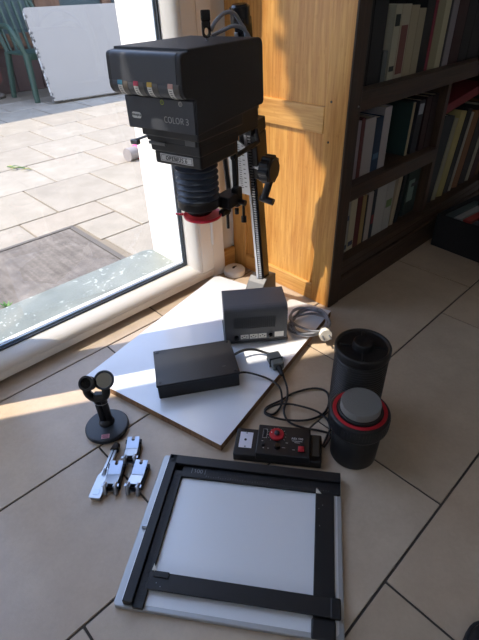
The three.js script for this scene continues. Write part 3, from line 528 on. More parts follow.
  const fr = rrect(0.078, 0.0115, 0.0006); fr.holes.push(new THREE.Path(rrect(0.0765, 0.01, 0.0005).getPoints(4)));
  part('name_print', [face(textC('OPEMUS 6', 0.0082, 0.0003, fontBold), 0.2030, 0.213, 0.5445), face(new THREE.ExtrudeGeometry(fr, { depth: 0.0003, bevelEnabled: false }), 0.2030, 0.213, 0.5445)], M.black, np);
  // bellows, lens board, lens, red safety filter
  const ax = 0.262, ab = CB, bl = [[0.03, 0.448]]; for (let i = 0; i <= 6; i++) { bl.push([0.0462, 0.4495 + i * 0.0131], [0.0462, 0.451 + i * 0.0131], [0.0392, 0.4555 + i * 0.0131], [0.0392, 0.4575 + i * 0.0131]); } bl.push([0.03, 0.534]);
  part('bellows', [lathe(bl, 64).translate(ax, 0, -ab)], M.bellows, t, 'ribbed rubber bellows');
  const lensB = part('lens_board', [lathe([[0, 0.428], [0.045, 0.428], [0.0475, 0.431], [0.0475, 0.4465], [0.0455, 0.45], [0, 0.45]], 64).translate(ax, 0, -ab)], M.blackSatin, t);
  part('lens', [lathe([[0, 0.411], [0.024, 0.411], [0.0285, 0.415], [0.0285, 0.4285], [0, 0.4285]], 48).translate(ax, 0, -ab), lathe([[0.0292, 0.417], [0.0298, 0.418], [0.0298, 0.421], [0.0292, 0.422]], 48).translate(ax, 0, -ab)], M.blackGloss, lensB);
  const fdisc = lathe([[0, 0], [0.037, 0], [0.0425, 0.003], [0.0438, 0.0085], [0.0408, 0.0095], [0.0375, 0.0045], [0, 0.0035]], 56).translate(ax + 0.004, 0.3995, -ab + 0.004);
  const red = part('red_filter', [fdisc], M.redGel, t, 'red safety filter');
  part('filter_tab', [rod(L3(0.248, 0.25, 0.4045), L3(0.243, 0.268, 0.4035), 0.003, 12, 0.0022)], M.redGel, red);
  part('filter_arm', [lb(0.285, 0.318, 0.165, 0.178, 0.401, 0.414, 0.002), rod(L3(0.312, 0.172, 0.43), L3(0.312, 0.172, 0.362), 0.0035, 12), cyl(0.006, 0.006, 0.016, 0.312, 0.398, -0.172, 16)], M.blackSatin, t);
  // focusing carrier beside the lens
  part('focus_arm', [lb(0.29, 0.345, 0.15, 0.19, 0.418, 0.445, 0.004), lb(0.322, 0.345, 0.15, 0.168, 0.412, 0.456, 0.004), lb(0.345, 0.355, 0.166, 0.178, 0.43, 0.56, 0.002)], M.blackSatin, t);
  part('focus_screw', [rod(L3(0.33, 0.15, 0.425), L3(0.33, 0.134, 0.424), 0.0065, 18), rod(L3(0.334, 0.142, 0.42), L3(0.334, 0.142, 0.378), 0.0032, 12), cyl(0.0062, 0.0062, 0.013, 0.334, 0.376, -0.142, 18), rod(L3(0.318, 0.15, 0.412), L3(0.318, 0.15, 0.4), 0.005, 14)], M.blackSatin, t);
  part('board_spacer', [lb(0.44, 0.58, 0.17, 0.254, 0.0202, 0.0215, 0.0005)], M.greyMetal, t);
}
{ // plug connector and grey lead on top of the lamp house
  const p = onBoard(0.293, 0.186, 0.7402), q = onBoard(0, 0, 0);
  const t = thing('cable_connector', 'small black ring-shaped plug connector standing on top of the enlarger head', 'connector', p, TE - 0.9);
  const s = rrect(0.016, 0.03, 0.007, -0.008, 0.004); const h = new THREE.Path(); h.absellipse(0, 0.014, 0.0035, 0.006, 0, Math.PI * 2, true); s.holes.push(h);
  part('ring', [ext(s, 0.012, 0.002).translate(0, 0, -0.006)], M.blackGloss, t); part('block', [bx(0.017, 0.017, 0.014, 0, 0.03, 0, 0.002)], M.blackGloss, t);
  part('pin', [cyl(0.002, 0.002, 0.006, 0, 0, 0, 12)], M.chrome, t);
  const A = (a, b, z) => V(...onBoard(a, b, z));
  single('lamp_lead', 'grey cable arching from the head-top connector to the enlarger column', 'cable', [tube([A(0.3, 0.18, 0.756), A(0.315, 0.18, 0.768), A(0.345, 0.178, 0.78), A(0.375, 0.178, 0.777), A(0.4, 0.18, 0.76), A(0.412, 0.176, 0.74), A(0.415, 0.172, 0.66), A(0.42, 0.168, 0.61)], 0.0035, 60)], M.cableGrey);
  single('lamp_lead', 'second grey cable lying low over the back of the enlarger head', 'cable', [tube([A(0.33, 0.2, 0.7445), A(0.355, 0.19, 0.752), A(0.38, 0.182, 0.757), A(0.402, 0.172, 0.748), A(0.412, 0.163, 0.72), A(0.418, 0.158, 0.64)], 0.0035, 50)], M.cableGrey);
}
{ // mains regulator with vent slots
  const p = onBoard(0.287, 0.182), a = Math.atan2(0.047 - 0.181, 0.392 - 0.287) + TE;
  const t = thing('voltage_regulator', 'black box-shaped mains regulator with vent slots and white labels, standing upright on the baseboard', 'transformer', p, a);
  const W = 0.17, D = 0.104, Hh = 0.118, gm = std(0x55575b, 0.55, 0, { bumpMap: grainTex, bumpScale: 0.0003 });
  const pr = poly([[0.032, 0.004], [0.032, 0.1], [0, 0.1025], [0.0005, 0.109], [0.003, 0.1135], [0.008, 0.1165], [0.016, Hh], [D - 0.008, Hh - 0.001], [D, Hh - 0.01], [D, 0.004]]);
  const front = poly([[0, 0.004], [W, 0.004], [W, 0.1035], [0, 0.1035]]);
  for (let i = 0; i < 20; i++) { const x = 0.024 + i * 0.0057; front.holes.push(new THREE.Path([[x, 0.052], [x, 0.089], [x + 0.0034, 0.089], [x + 0.0034, 0.052]].map((q) => new THREE.Vector2(...q)))); }
  part('housing', [ext(pr, W, 0.0015).rotateY(Math.PI / 2), bx(0.004, 0.098, 0.031, 0.002, 0.004, -0.0175, 0), bx(0.004, 0.098, 0.031, W - 0.002, 0.004, -0.0175, 0), bx(W, 0.004, 0.031, W / 2, 0.004, -0.0175, 0)], gm, t);
  part('vent_panel', [new THREE.ExtrudeGeometry(front, { depth: 0.0025, bevelEnabled: false }).translate(0, 0, -0.0025)], gm, t, 'front panel with a row of vent slots');
  part('base_plate', [bx(W + 0.006, 0.008, D + 0.004, W / 2, 0.003, -D / 2, 0.002)], std(0x34363a, 0.5), t);
  for (const [x, z] of [[0.02, 0.015], [W - 0.02, 0.015], [0.02, D - 0.015], [W - 0.02, D - 0.015]]) part('rubber_foot', [cyl(0.007, 0.008, 0.004, x, 0, -z, 16)], M.rubber, t);
  part('switch_label', [bx(0.022, 0.014, 0.001, 0.053, 0.017, 0.0003, 0)], M.label, t); part('switch_label', [bx(0.022, 0.015, 0.001, 0.078, 0.0165, 0.0003, 0)], M.label, t); part('switch_label', [bx(0.022, 0.015, 0.001, 0.102, 0.0165, 0.0003, 0)], M.label, t);
  const pr2 = []; for (let i = 0; i < 3; i++) for (let k = 0; k < 3; k++) pr2.push(bx(0.004, 0.0026, 0.0006, 0.0465 + i * 0.0248 + k * 0.006, 0.0225 + (k % 2) * 0.003, 0.0008, 0), bx(0.012, 0.0009, 0.0006, 0.053 + i * 0.0248, 0.0185, 0.0008, 0));
  part('label_print', pr2, M.black, t);
  part('white_plate', [bx(0.025, 0.017, 0.0012, 0.148, 0.017, 0.0004, 0.0004, 1)], std(0xe8e6e0, 0.5), t);
  for (const x of [0.031, 0.125]) part('terminal', [rod(new THREE.Vector3(x, 0.024, 0), new THREE.Vector3(x, 0.024, 0.008), 0.0065, 20), rod(new THREE.Vector3(x, 0.024, 0.008), new THREE.Vector3(x, 0.024, 0.013), 0.004, 14)], M.blackGloss, t);
}
{ // flat black enclosure
  const p = onBoard(0.032, 0.204), a = Math.atan2(0.0635 - 0.202, 0.1755 - 0.0385) + TE, W = 0.202, D = 0.132, Hh = 0.046;
  const t = thing('power_supply', 'flat black power supply box with four corner screws lying on the white baseboard', 'box', p, a);
  part('base', [bx(W - 0.004, Hh - 0.004, D - 0.004, W / 2, 0, -D / 2, 0.003)], M.blackSatin, t);
  part('lid', [bx(W, 0.007, D, W / 2, Hh - 0.007, -D / 2, 0.002)], M.blackSatin, t);
  for (const [x, z] of [[0.01, 0.01], [W - 0.01, 0.01], [0.01, D - 0.01], [W - 0.01, D - 0.01]]) { const s = part('screw', [cyl(0.0042, 0.0042, 0.0005, x, Hh, -z, 18)], M.rubber, t); part('screw_head', [cyl(0.0026, 0.0024, 0.0008, x, Hh + 0.0004, -z, 14)], M.blackGloss, s); }
  part('scratch', [bx(0.008, 0.0003, 0.0014, W - 0.034, Hh, -0.032, 0).rotateY(0)], M.greyMetal, t, 'short white scratch');
}
{ // lead with inline connector
  const t = thing('inline_connector', 'short black lead ending in a chunky dark grey connector at the edge of the baseboard', 'connector', [-0.001, -0.006, 0]);
  part('lead', [tube([V(0.592, 0.702, 0.034), V(0.604, 0.69, 0.04), V(0.632, 0.68, 0.0445), V(0.658, 0.664, 0.04), V(0.673, 0.642, 0.034), V(0.6785, 0.63, 0.0335)], 0.0035, 50)], M.cable, t);
  
  const d = V(0.655, 0.568, 0).sub(V(0.684, 0.622, 0)), o = V(0.681, 0.6235, 0.0215), ang = Math.atan2(-d.z, d.x), R = new THREE.Matrix4().makeRotationY(ang).setPosition(o.x, o.y, o.z);
  const gm = std(0x6b6e68, 0.6);
  part('plug_body', [bx(0.03, 0.025, 0.034, 0.017, 0, 0, 0.005).applyMatrix4(R), bx(0.022, 0.023, 0.03, 0.041, 0.001, 0, 0.004).applyMatrix4(R)], gm, t, 'dark grey two-part connector');
  part('ring', [bx(0.003, 0.027, 0.036, 0.0315, -0.0005, 0, 0.001).applyMatrix4(R)], M.rubber, t);
  part('boot', [rod(new THREE.Vector3(0.05, 0.012, 0), new THREE.Vector3(0.078, 0.008, 0), 0.008, 16, 0.005).applyMatrix4(R)], M.rubber, t);
}
single('power_lead', 'thin black lead running from the flat power supply over the board edge to the timer', 'cable', [tube(
  [[0.568, 0.628, 0.036], [0.59, 0.614, 0.03], [0.611, 0.568, 0.026], [0.61, 0.53, 0.0255], [0.6, 0.511, 0.012], [0.58, 0.496, 0.005], [0.549, 0.492, 0.004], [0.541, 0.511, 0.004], [0.558, 0.518, 0.004], [0.597, 0.509, 0.004], [0.639, 0.502, 0.004], [0.683, 0.478, 0.004], [0.695, 0.449, 0.004], [0.67, 0.422, 0.004], [0.633, 0.41, 0.004], [0.593, 0.422, 0.005], [0.559, 0.451, 0.008], [0.538, 0.482, 0.01], [0.534, 0.505, 0.01], [0.553, 0.509, 0.011], [0.587, 0.492, 0.011], [0.609, 0.46, 0.01], [0.623, 0.422, 0.01], [0.622, 0.39, 0.007], [0.606, 0.371, 0.004], [0.582, 0.362, 0.004], [0.555, 0.352, 0.008]].map((p) => V(...p)), 0.0026, 260)], M.cable);
{ // second lead of the timer
  single('timer_lead', 'thin black lead looping across the floor behind the timer towards the developing tanks', 'cable', [tube(
    [[0.648, 0.55, 0.025], [0.632, 0.522, 0.01], [0.607, 0.5, 0.0092], [0.57, 0.478, 0.0092], [0.557, 0.45, 0.0045], [0.567, 0.416, 0.004], [0.586, 0.385, 0.004], [0.594, 0.362, 0.0042], [0.576, 0.352, 0.006], [0.553, 0.347, 0.01]].map((p) => V(...p)), 0.0026, 110)], M.cable);
}
{ // coiled grey mains cable with a white plug
  const t = thing('mains_cable', 'coiled grey mains cable with a white plug lying on the corner of the baseboard', 'cable', [0.858, 0.637, 0.0205]);
  const R = rng(4), pts = []; for (let i = 0; i <= 96; i++) { const a = -i / 96 * Math.PI * 2 * 5 + 0.2, r = 0.052 + 0.006 * Math.sin(i * 0.7) + 0.004 * R(); pts.push(V(r * 1.05 * Math.cos(a) + 0.003 * Math.sin(i * 0.25), r * 0.98 * Math.sin(a), 0.004 + 0.0062 * Math.floor(i / 24) + 0.002 * Math.sin(i * 0.9) + 0.0022)); }
  part('coil', [tube(pts, 0.0034, 700, 8)], M.cableGrey, t);
  part('tail', [tube([V(0.02, -0.05, 0.022), V(0.015, -0.056, 0.016), V(0.008, -0.055, 0.012), V(-0.002, -0.05, 0.01)].map((v) => v), 0.0034, 24, 8)], M.cableGrey, t);
  const pm = new THREE.Matrix4().makeRotationY(-2.2).setPosition(V(0.0, -0.046, 0.0005));
  part('plug', [rod(new THREE.Vector3(0, 0.012, 0), new THREE.Vector3(0.02, 0.014, 0), 0.007, 20, 0.012).applyMatrix4(pm), rod(new THREE.Vector3(0.02, 0.014, 0), new THREE.Vector3(0.036, 0.016, 0), 0.0165, 28, 0.0175).applyMatrix4(pm), bx(0.012, 0.026, 0.01, 0.02, 0.004, 0, 0.003).applyMatrix4(pm)], std(0xe6e2d8, 0.4), t, 'white plug');
  part('plug_pin', [rod(new THREE.Vector3(0.036, 0.016, 0.0095), new THREE.Vector3(0.054, 0.017, 0.0095), 0.0024, 12).applyMatrix4(pm)], M.chrome, t); part('plug_pin', [rod(new THREE.Vector3(0.036, 0.016, -0.0095), new THREE.Vector3(0.054, 0.017, -0.0095), 0.0024, 12).applyMatrix4(pm)], M.chrome, t);
}
{ // round white puck by the wall
  const t = thing('floor_puck', 'round white plastic puck on the floor between the door frame and the bookcase', 'puck', [0.94, 1.038, 0]);
  part('body', [lathe([[0, 0], [0.036, 0], [0.037, 0.003], [0.037, 0.017], [0.034, 0.021], [0, 0.022]], 48)], M.white, t);
  part('emblem', [ext(poly([[-0.012, -0.004], [-0.004, -0.006], [0.002, -0.002], [0.012, -0.001], [0.01, 0.004], [0, 0.006], [-0.008, 0.003]]), 0.0006, 0).rotateX(-Math.PI / 2).translate(0.004, 0.0216, -0.004)], M.rubber, t, 'dark printed mark');
}

// ================================================================ DEVELOPING TANKS
{
  const t = thing('developing_tank', 'tall ribbed black developing tank with a recessed lid, standing behind the smaller tank', 'tank', [0.691, 0.369, 0], 0, 'black developing tanks');
  const pr = [[0, 0], [0.053, 0], [0.0555, 0.003]]; for (let i = 0; i < 26; i++) pr.push([0.0572, 0.007 + i * 0.0066], [0.0572, 0.0095 + i * 0.0066], [0.0538, 0.0108 + i * 0.0066], [0.0538, 0.0125 + i * 0.0066]); pr.push([0.056, 0.18], [0.056, 0.186], [0, 0.186]);
  part('body', [lathe(pr, 72)], M.tank, t);
  part('lid', [lathe([[0.054, 0.18], [0.0575, 0.181], [0.0592, 0.184], [0.0592, 0.198], [0.0575, 0.2015], [0.0545, 0.202], [0.0525, 0.2], [0.051, 0.197], [0.03, 0.1962], [0, 0.1962]], 72)], M.tank, t);
  part('lid_knob', [lathe([[0.023, 0.196], [0.0225, 0.202], [0.021, 0.2105], [0.0185, 0.2125], [0.014, 0.2105], [0, 0.2095]], 40)], M.tank, t);
  for (let i = 0; i < 4; i++) { const g = bx(0.026, 0.005, 0.005, 0.035, 0.1955, 0, 0.001).rotateY(i * Math.PI / 2 + 0.6); part('rib', [g], M.tank, t); }
}
{
  const t = thing('developing_tank', 'short black developing tank with a red ring and a grey cap on top', 'tank', [0.593, 0.3005, 0], 0, 'black developing tanks');
  part('body', [lathe([[0, 0], [0.046, 0], [0.048, 0.003], [0.051, 0.1], [0, 0.1]], 64)], M.tank, t);
  const cg = []; for (let i = 0; i < 60; i++) { const a = i / 60 * Math.PI * 2; cg.push(bx(0.0012, 0.02, 0.0022, 0.0603, 0.1035, 0, 0).rotateY(a)); }
  const col = part('lid', [lathe([[0.051, 0.092], [0.058, 0.094], [0.0603, 0.099], [0.0603, 0.127], [0.058, 0.1305], [0.0535, 0.132], [0, 0.132]], 72)], M.tank, t);
  part('grip_rib', cg, M.tank, col);
  part('red_ring', [lathe([[0.0465, 0.1318], [0.0465, 0.1328], [0.0535, 0.1328], [0.0538, 0.1318]], 72)], M.red, t, 'red ring');
  part('neck', [lathe([[0.0435, 0.132], [0.0435, 0.136], [0.041, 0.138], [0, 0.138]], 56)], M.tank, t);
  const cap = part('cap', [lathe([[0.0395, 0.1375], [0.0395, 0.1525], [0.0385, 0.1548], ...Array.from({ length: 22 }, (_, i) => [0.0376 - i * 0.0017, i % 2 ? 0.155 : 0.1542]), [0, 0.155]], 64)], M.greyCap, t, 'grey cap');
  const dots = []; for (let r = 1; r < 15; r++) { const n = Math.round(r * 2.6 * Math.PI / 1.5); for (let i = 0; i < n; i++) { const a = i / n * Math.PI * 2; dots.push(new THREE.CylinderGeometry(0.0005, 0.0009, 0.0009, 5).translate(r * 0.0025 * Math.cos(a), 0.1552, r * 0.0025 * Math.sin(a))); } }
  const dm = part('grip_dots', dots, M.greyCap, cap); dm.userData.kind = 'stuff';
}

// ================================================================ TIMER
{
  const a = Math.atan2(0.321 - 0.468, 0.51 - 0.396), W = 0.186, D = 0.072;
  const t = thing('darkroom_timer', 'black darkroom timer with a red dial, red button and white switch plate', 'timer', [0.396, 0.468, 0], a);
  part('base', [bx(W, 0.022, D, W / 2, 0, -D / 2, 0.003)], M.blackSatin, t);
  part('case', [bx(0.113, 0.022, D + 0.006, 0.105, 0.014, -D / 2, 0.0025)], M.blackSatin, t);
  const top = 0.036, X0 = 0.0485;
  const sw = part('switch_plate', [bx(0.028, 0.0012, 0.042, 0.0235, 0.022, -0.039, 0.0004, 1)], std(0xd9d7e0, 0.4), t, 'pale switch plate');
  part('switch_dot', [cyl(0.0028, 0.0028, 0.001, 0.0225, 0.0231, -0.039, 18)], M.black, sw); part('plate_screw', [cyl(0.0015, 0.0015, 0.0008, 0.0235, 0.0231, -0.057, 10)], M.black, sw); part('plate_screw', [cyl(0.0015, 0.0015, 0.0008, 0.0235, 0.0231, -0.021, 10)], M.black, sw);
  const kx = 0.0895, kz = -0.049;
  const dl = part('dial', [lathe([[0, 0], [0.0155, 0], [0.016, 0.001], [0.0155, 0.004], [0.0145, 0.005], [0, 0.005]], 48).translate(kx, top, kz)], M.red, t, 'red dial');
  part('dial_centre', [lathe([[0, 0.005], [0.0058, 0.005], [0.0055, 0.0095], [0, 0.0098]], 32).translate(kx, top, kz)], std(0x2a2a38, 0.4), dl); part('pointer', [cyl(0.0013, 0.0013, 0.0006, kx - 0.0115, top + 0.0048, kz - 0.002, 12)], M.white, dl);
  const wh = std(0xb9b9b9, 0.5), prn = [];
  for (let i = 0; i < 12; i++) { const an = -0.6 + i * 0.42; prn.push(bx(i % 3 ? 0.0016 : 0.003, 0.0003, 0.0007, 0.0195, 0, 0, 0).rotateY(an).translate(kx, top, kz)); }
  for (const [x, z, w] of [[0.112, -0.03, 0.005], [0.064, -0.012, 0.003], [0.106, -0.017, 0.007], [0.06, -0.03, 0.0035], [0.074, -0.012, 0.003], [0.1335, -0.037, 0.022], [0.1335, -0.033, 0.011], [0.127, -0.014, 0.0055]]) prn.push(bx(w, 0.0003, 0.0011, x, top, z, 0));
  prn.push(...[[0.064, -0.0625, 0.009, 0.0006], [0.064, -0.0385, 0.009, 0.0006]].map(([x, z, w, d]) => bx(w, 0.0003, d, x, top, z, 0)), bx(0.0006, 0.0003, 0.024, 0.0597, top, -0.0505, 0), bx(0.0006, 0.0003, 0.024, 0.0683, top, -0.0505, 0));
  prn.push(textC('AEX 100', 0.0048, 0.0003, fontBold).rotateX(-Math.PI / 2).translate(0.1335, top, -0.0435));
  part('panel_print', prn, wh, t, 'small white panel print');
  part('slide_switch', [bx(0.005, 0.003, 0.012, 0.064, top, -0.05, 0.001, 1)], M.rubber, t);
  part('knob', [cyl(0.0062, 0.0055, 0.008, 0.0925, top, -0.0165, 24)], M.blackGloss, t); part('push_button', [bx(0.007, 0.004, 0.007, 0.063, top, -0.02, 0.001)], M.rubber, t);
  const rb = part('red_button', [bx(0.0125, 0.004, 0.0125, 0.1425, top, -0.0165, 0.0015)], M.red, t, 'red button'); part('button_cap', [lathe([[0, 0.0055], [0.004, 0.0052], [0.0045, 0.004]], 20).translate(0.1425, top, -0.0165)], M.red, rb);
  part('terminal_block', [bx(0.015, 0.006, 0.052, 0.1735, 0.022, -0.036, 0.0015)], std(0x2e2a22, 0.5), t);
}

// ================================================================ EASEL
{
  const W = 0.368, D = 0.299;                                         // own x to the right, own -z away from the camera
  const t = thing('enlarging_easel', 'large enlarging easel with a white board and four black masking blades', 'easel', [0.0607, 0.3927, 0], -0.92153);
  const box = (x0, x1, y0, y1, z0, z1, r = 0.0015) => bx(x1 - x0, z1 - z0, y1 - y0, (x0 + x1) / 2, z0, -(y0 + y1) / 2, r);
  const bd = part('base_board', [flat(ext(rrect(W + 0.004, D, 0.007, -0.004, 0), 0.011, 0.002, 8))], std(0xb3b6b8, 0.4, 0.5), t, 'silver rimmed base');
  part('white_sheet', [flat(ext(rrect(W - 0.016, D - 0.014, 0.006, 0.008, 0.007), 0.001, 0.0003, 8)).translate(0, 0.0106, 0)], new THREE.MeshPhysicalMaterial({ color: 0xe2e6ea, roughness: 0.35, clearcoat: 1, clearcoatRoughness: 0.22 }), bd, 'white bed');
  const fr = M.blade;
  const topRail = part('top_rail', [box(0.0135, 0.366, 0.2715, 0.2925, 0.0116, 0.0255), box(0.03, 0.366, 0.2475, 0.2715, 0.0116, 0.0185)], fr, t);
  const leftRail = part('left_rail', [box(0.0135, 0.0305, 0.003, 0.2925, 0.0116, 0.0255), box(0.0305, 0.0485, -0.001, 0.2715, 0.0116, 0.0185)], fr, t);
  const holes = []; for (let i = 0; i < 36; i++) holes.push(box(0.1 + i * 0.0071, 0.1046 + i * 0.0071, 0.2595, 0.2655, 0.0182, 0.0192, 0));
  part('notch_shade', holes, M.rubber, topRail);  // dark boxes paint the shade of notches; the rail is not cut
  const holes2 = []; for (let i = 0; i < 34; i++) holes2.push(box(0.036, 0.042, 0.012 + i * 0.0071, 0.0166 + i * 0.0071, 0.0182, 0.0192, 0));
  part('notch_shade', holes2, M.rubber, leftRail);  // same painted notch shade along the left rail
  const wt = std(0x85888c, 0.5), nums = [textC('100', 0.0085, 0.0003).rotateX(-Math.PI / 2).translate(0.08, 0.0186, -0.2625), box(0.066, 0.0668, 0.2565, 0.2685, 0.0184, 0.0188, 0), box(0.094, 0.0948, 0.2565, 0.2685, 0.0184, 0.0188, 0)]; for (let i = 0; i < 50; i++) nums.push(box(0.098 + i * 0.005, 0.0985 + i * 0.005, 0.2515, i % 5 ? 0.2532 : 0.2548, 0.0184, 0.0188, 0));
  part('scale_print', nums, wt, topRail, 'faint scale print');
  // sliding blades: the lower one lies over the right one
  const bl = part('bottom_blade', [box(0.0455, 0.35, 0.0275, 0.057, 0.0195, 0.0225), box(0.345, 0.3625, 0.0265, 0.058, 0.0165, 0.0235, 0.003)], fr, t);
  part('blade_plate', [box(0.052, 0.078, 0.0475, 0.0575, 0.0225, 0.0247, 0.001)], fr, bl); part('pointer', [flat(ext(poly([[0, 0], [0.009, 0], [0.001, 0.012]]), 0.001, 0.0002)).translate(0.0468, 0.0225, -0.0575)], std(0xc9c5ba, 0.5), bl, 'pale triangular pointer');
  const rbm = part('right_blade', [box(0.3185, 0.3535, 0.004, 0.249, 0.0135, 0.0165), box(0.3165, 0.3545, -0.003, 0.026, 0.0125, 0.0185, 0.003)], fr, t);
  part('pointer', [flat(ext(poly([[0, 0], [0.011, 0], [0.001, 0.011]]), 0.001, 0.0002)).translate(0.3185, 0.0188, -0.2445)], std(0xc9c5ba, 0.5), rbm, 'pale triangular pointer');
  const rv = []; for (const [x, y] of [[0.332, 0.222], [0.325, 0.214], [0.327, 0.18]]) rv.push(cyl(0.0009, 0.0009, 0.0004, x, 0.0164, -y, 8)); part('rivet', rv, wt, rbm);
  part('rivet', [[0.06, 0.039], [0.068, 0.034]].map(([x, y]) => cyl(0.0009, 0.0009, 0.0004, x, 0.0224, -y, 8)), wt, bl);
  part('clamp_screw', [rod(new THREE.Vector3(0.002, 0.0145, -0.135), new THREE.Vector3(0.014, 0.0145, -0.135), 0.0035, 14)], M.chrome, t, 'small chrome screw');
}

// ================================================================ FOCUS FINDER
{
  const t = thing('focus_finder', 'black darkroom focus finder with an eyepiece and tilted mirror on a round base', 'magnifier', [0.252, 0.74, 0]);
  part('base', [lathe([[0, 0], [0.047, 0], [0.0495, 0.003], [0.0495, 0.009], [0.046, 0.013], [0, 0.0135]], 72)], M.blueBlack, t);
  part('hub', [lathe([[0.018, 0.0132], [0.0175, 0.017], [0.0125, 0.024], [0, 0.025]], 40).translate(0.004, 0, -0.006)], M.blackSatin, t);
  const ax = V(0.004, 0.006, 0);
  const up = V(0, 0, 1).normalize(), r = V(0.72, -0.69, 0).normalize(), fw = V(0.68, 0.73, 0).normalize();   // camera-wards frame of the bent neck
  const q = (x, z, f = 0) => ax.clone().addScaledVector(r, x).addScaledVector(fw, f).addScaledVector(up, z);
  part('post', [rod(q(-0.006, 0.02), q(-0.0065, 0.098), 0.0085, 16), rod(q(0.0075, 0.02), q(0.007, 0.098), 0.0075, 16)], M.blackSatin, t);
  part('fork', [tube([q(-0.02, 0.136, 0.006), q(-0.0235, 0.118), q(-0.021, 0.102), q(-0.01, 0.091), q(0.006, 0.092), q(0.016, 0.102), q(0.017, 0.118, 0.006)], 0.0092, 40, 12), bx(0.022, 0.014, 0.016, 0, 0, 0, 0.003).applyMatrix4(new THREE.Matrix4().makeBasis(r, up, fw.clone().negate())).translate(q(0, 0.092).x, q(0, 0.092).y, q(0, 0.092).z)], M.blackSatin, t);
  const wr = []; for (let i = 0; i <= 24; i++) { const an = i / 24 * Math.PI * 2; wr.push(q(0.001 + 0.0175 * Math.cos(an), 0.082 + 0.002 * Math.sin(an), 0.012 * Math.sin(an))); } part('wire_ring', [tube(wr, 0.0007, 48, 5)], M.steel, t);
  const e0 = q(-0.0165, 0.146, -0.01), ed = e0.clone().add(t.position).sub(camera.position).normalize().addScaledVector(r, 0.42).normalize();
  const ep = (d) => e0.clone().addScaledVector(ed, d);
  const eye = part('eyepiece', [rod(ep(0), ep(0.012), 0.0165, 40, 0.0155), rod(ep(0.012), ep(0.018), 0.014, 32), rod(ep(0.018), ep(0.021), 0.0152, 32), rod(ep(0.022), ep(0.025), 0.0148, 32), rod(ep(0.012), ep(0.03), 0.0128, 32)], M.blackSatin, t);
  part('eye_lens', [rod(ep(-0.0006), ep(0.0004), 0.0115, 32)], std(0x0a0a0c, 0.08), eye);
  const mp = q(0.0155, 0.1335, 0.012), md = camera.position.clone().sub(t.position).sub(mp).normalize().multiplyScalar(0.8).addScaledVector(up, 0.25).addScaledVector(r, -0.12).normalize();
  const mr = (d) => mp.clone().addScaledVector(md, d);
  const rim = part('mirror_mount', [rod(mr(-0.006), mr(0), 0.021, 48, 0.0215), ...[0.0195].map((rr) => new THREE.TorusGeometry(rr, 0.0026, 12, 56).applyQuaternion(new THREE.Quaternion().setFromUnitVectors(new THREE.Vector3(0, 0, 1), md)).translate(mr(0.001).x, mr(0.001).y, mr(0.001).z))], M.blueBlack, t);
  part('mirror', [rod(mr(0), mr(0.0009), 0.0178, 48)], std(0x9a9d9c, 0.06, 1), rim, 'small round mirror');
  part('sticker', [bx(0.018, 0.0005, 0.012, 0, 0.0133, 0, 0).rotateY(-0.62).translate(-0.021, 0, 0.03)], std(0xcf9aa6, 0.6), t, 'small pinkish label'); 
  const st = []; for (let i = 0; i < 3; i++) st.push(bx(0.013, 0.0004, 0.0014, 0, 0.0138, -0.0035 + i * 0.0035, 0).rotateY(-0.62).translate(-0.021, 0, 0.03)); part('sticker_print', st, std(0x8c3f5a, 0.6), t.getObjectByName('sticker'));
}

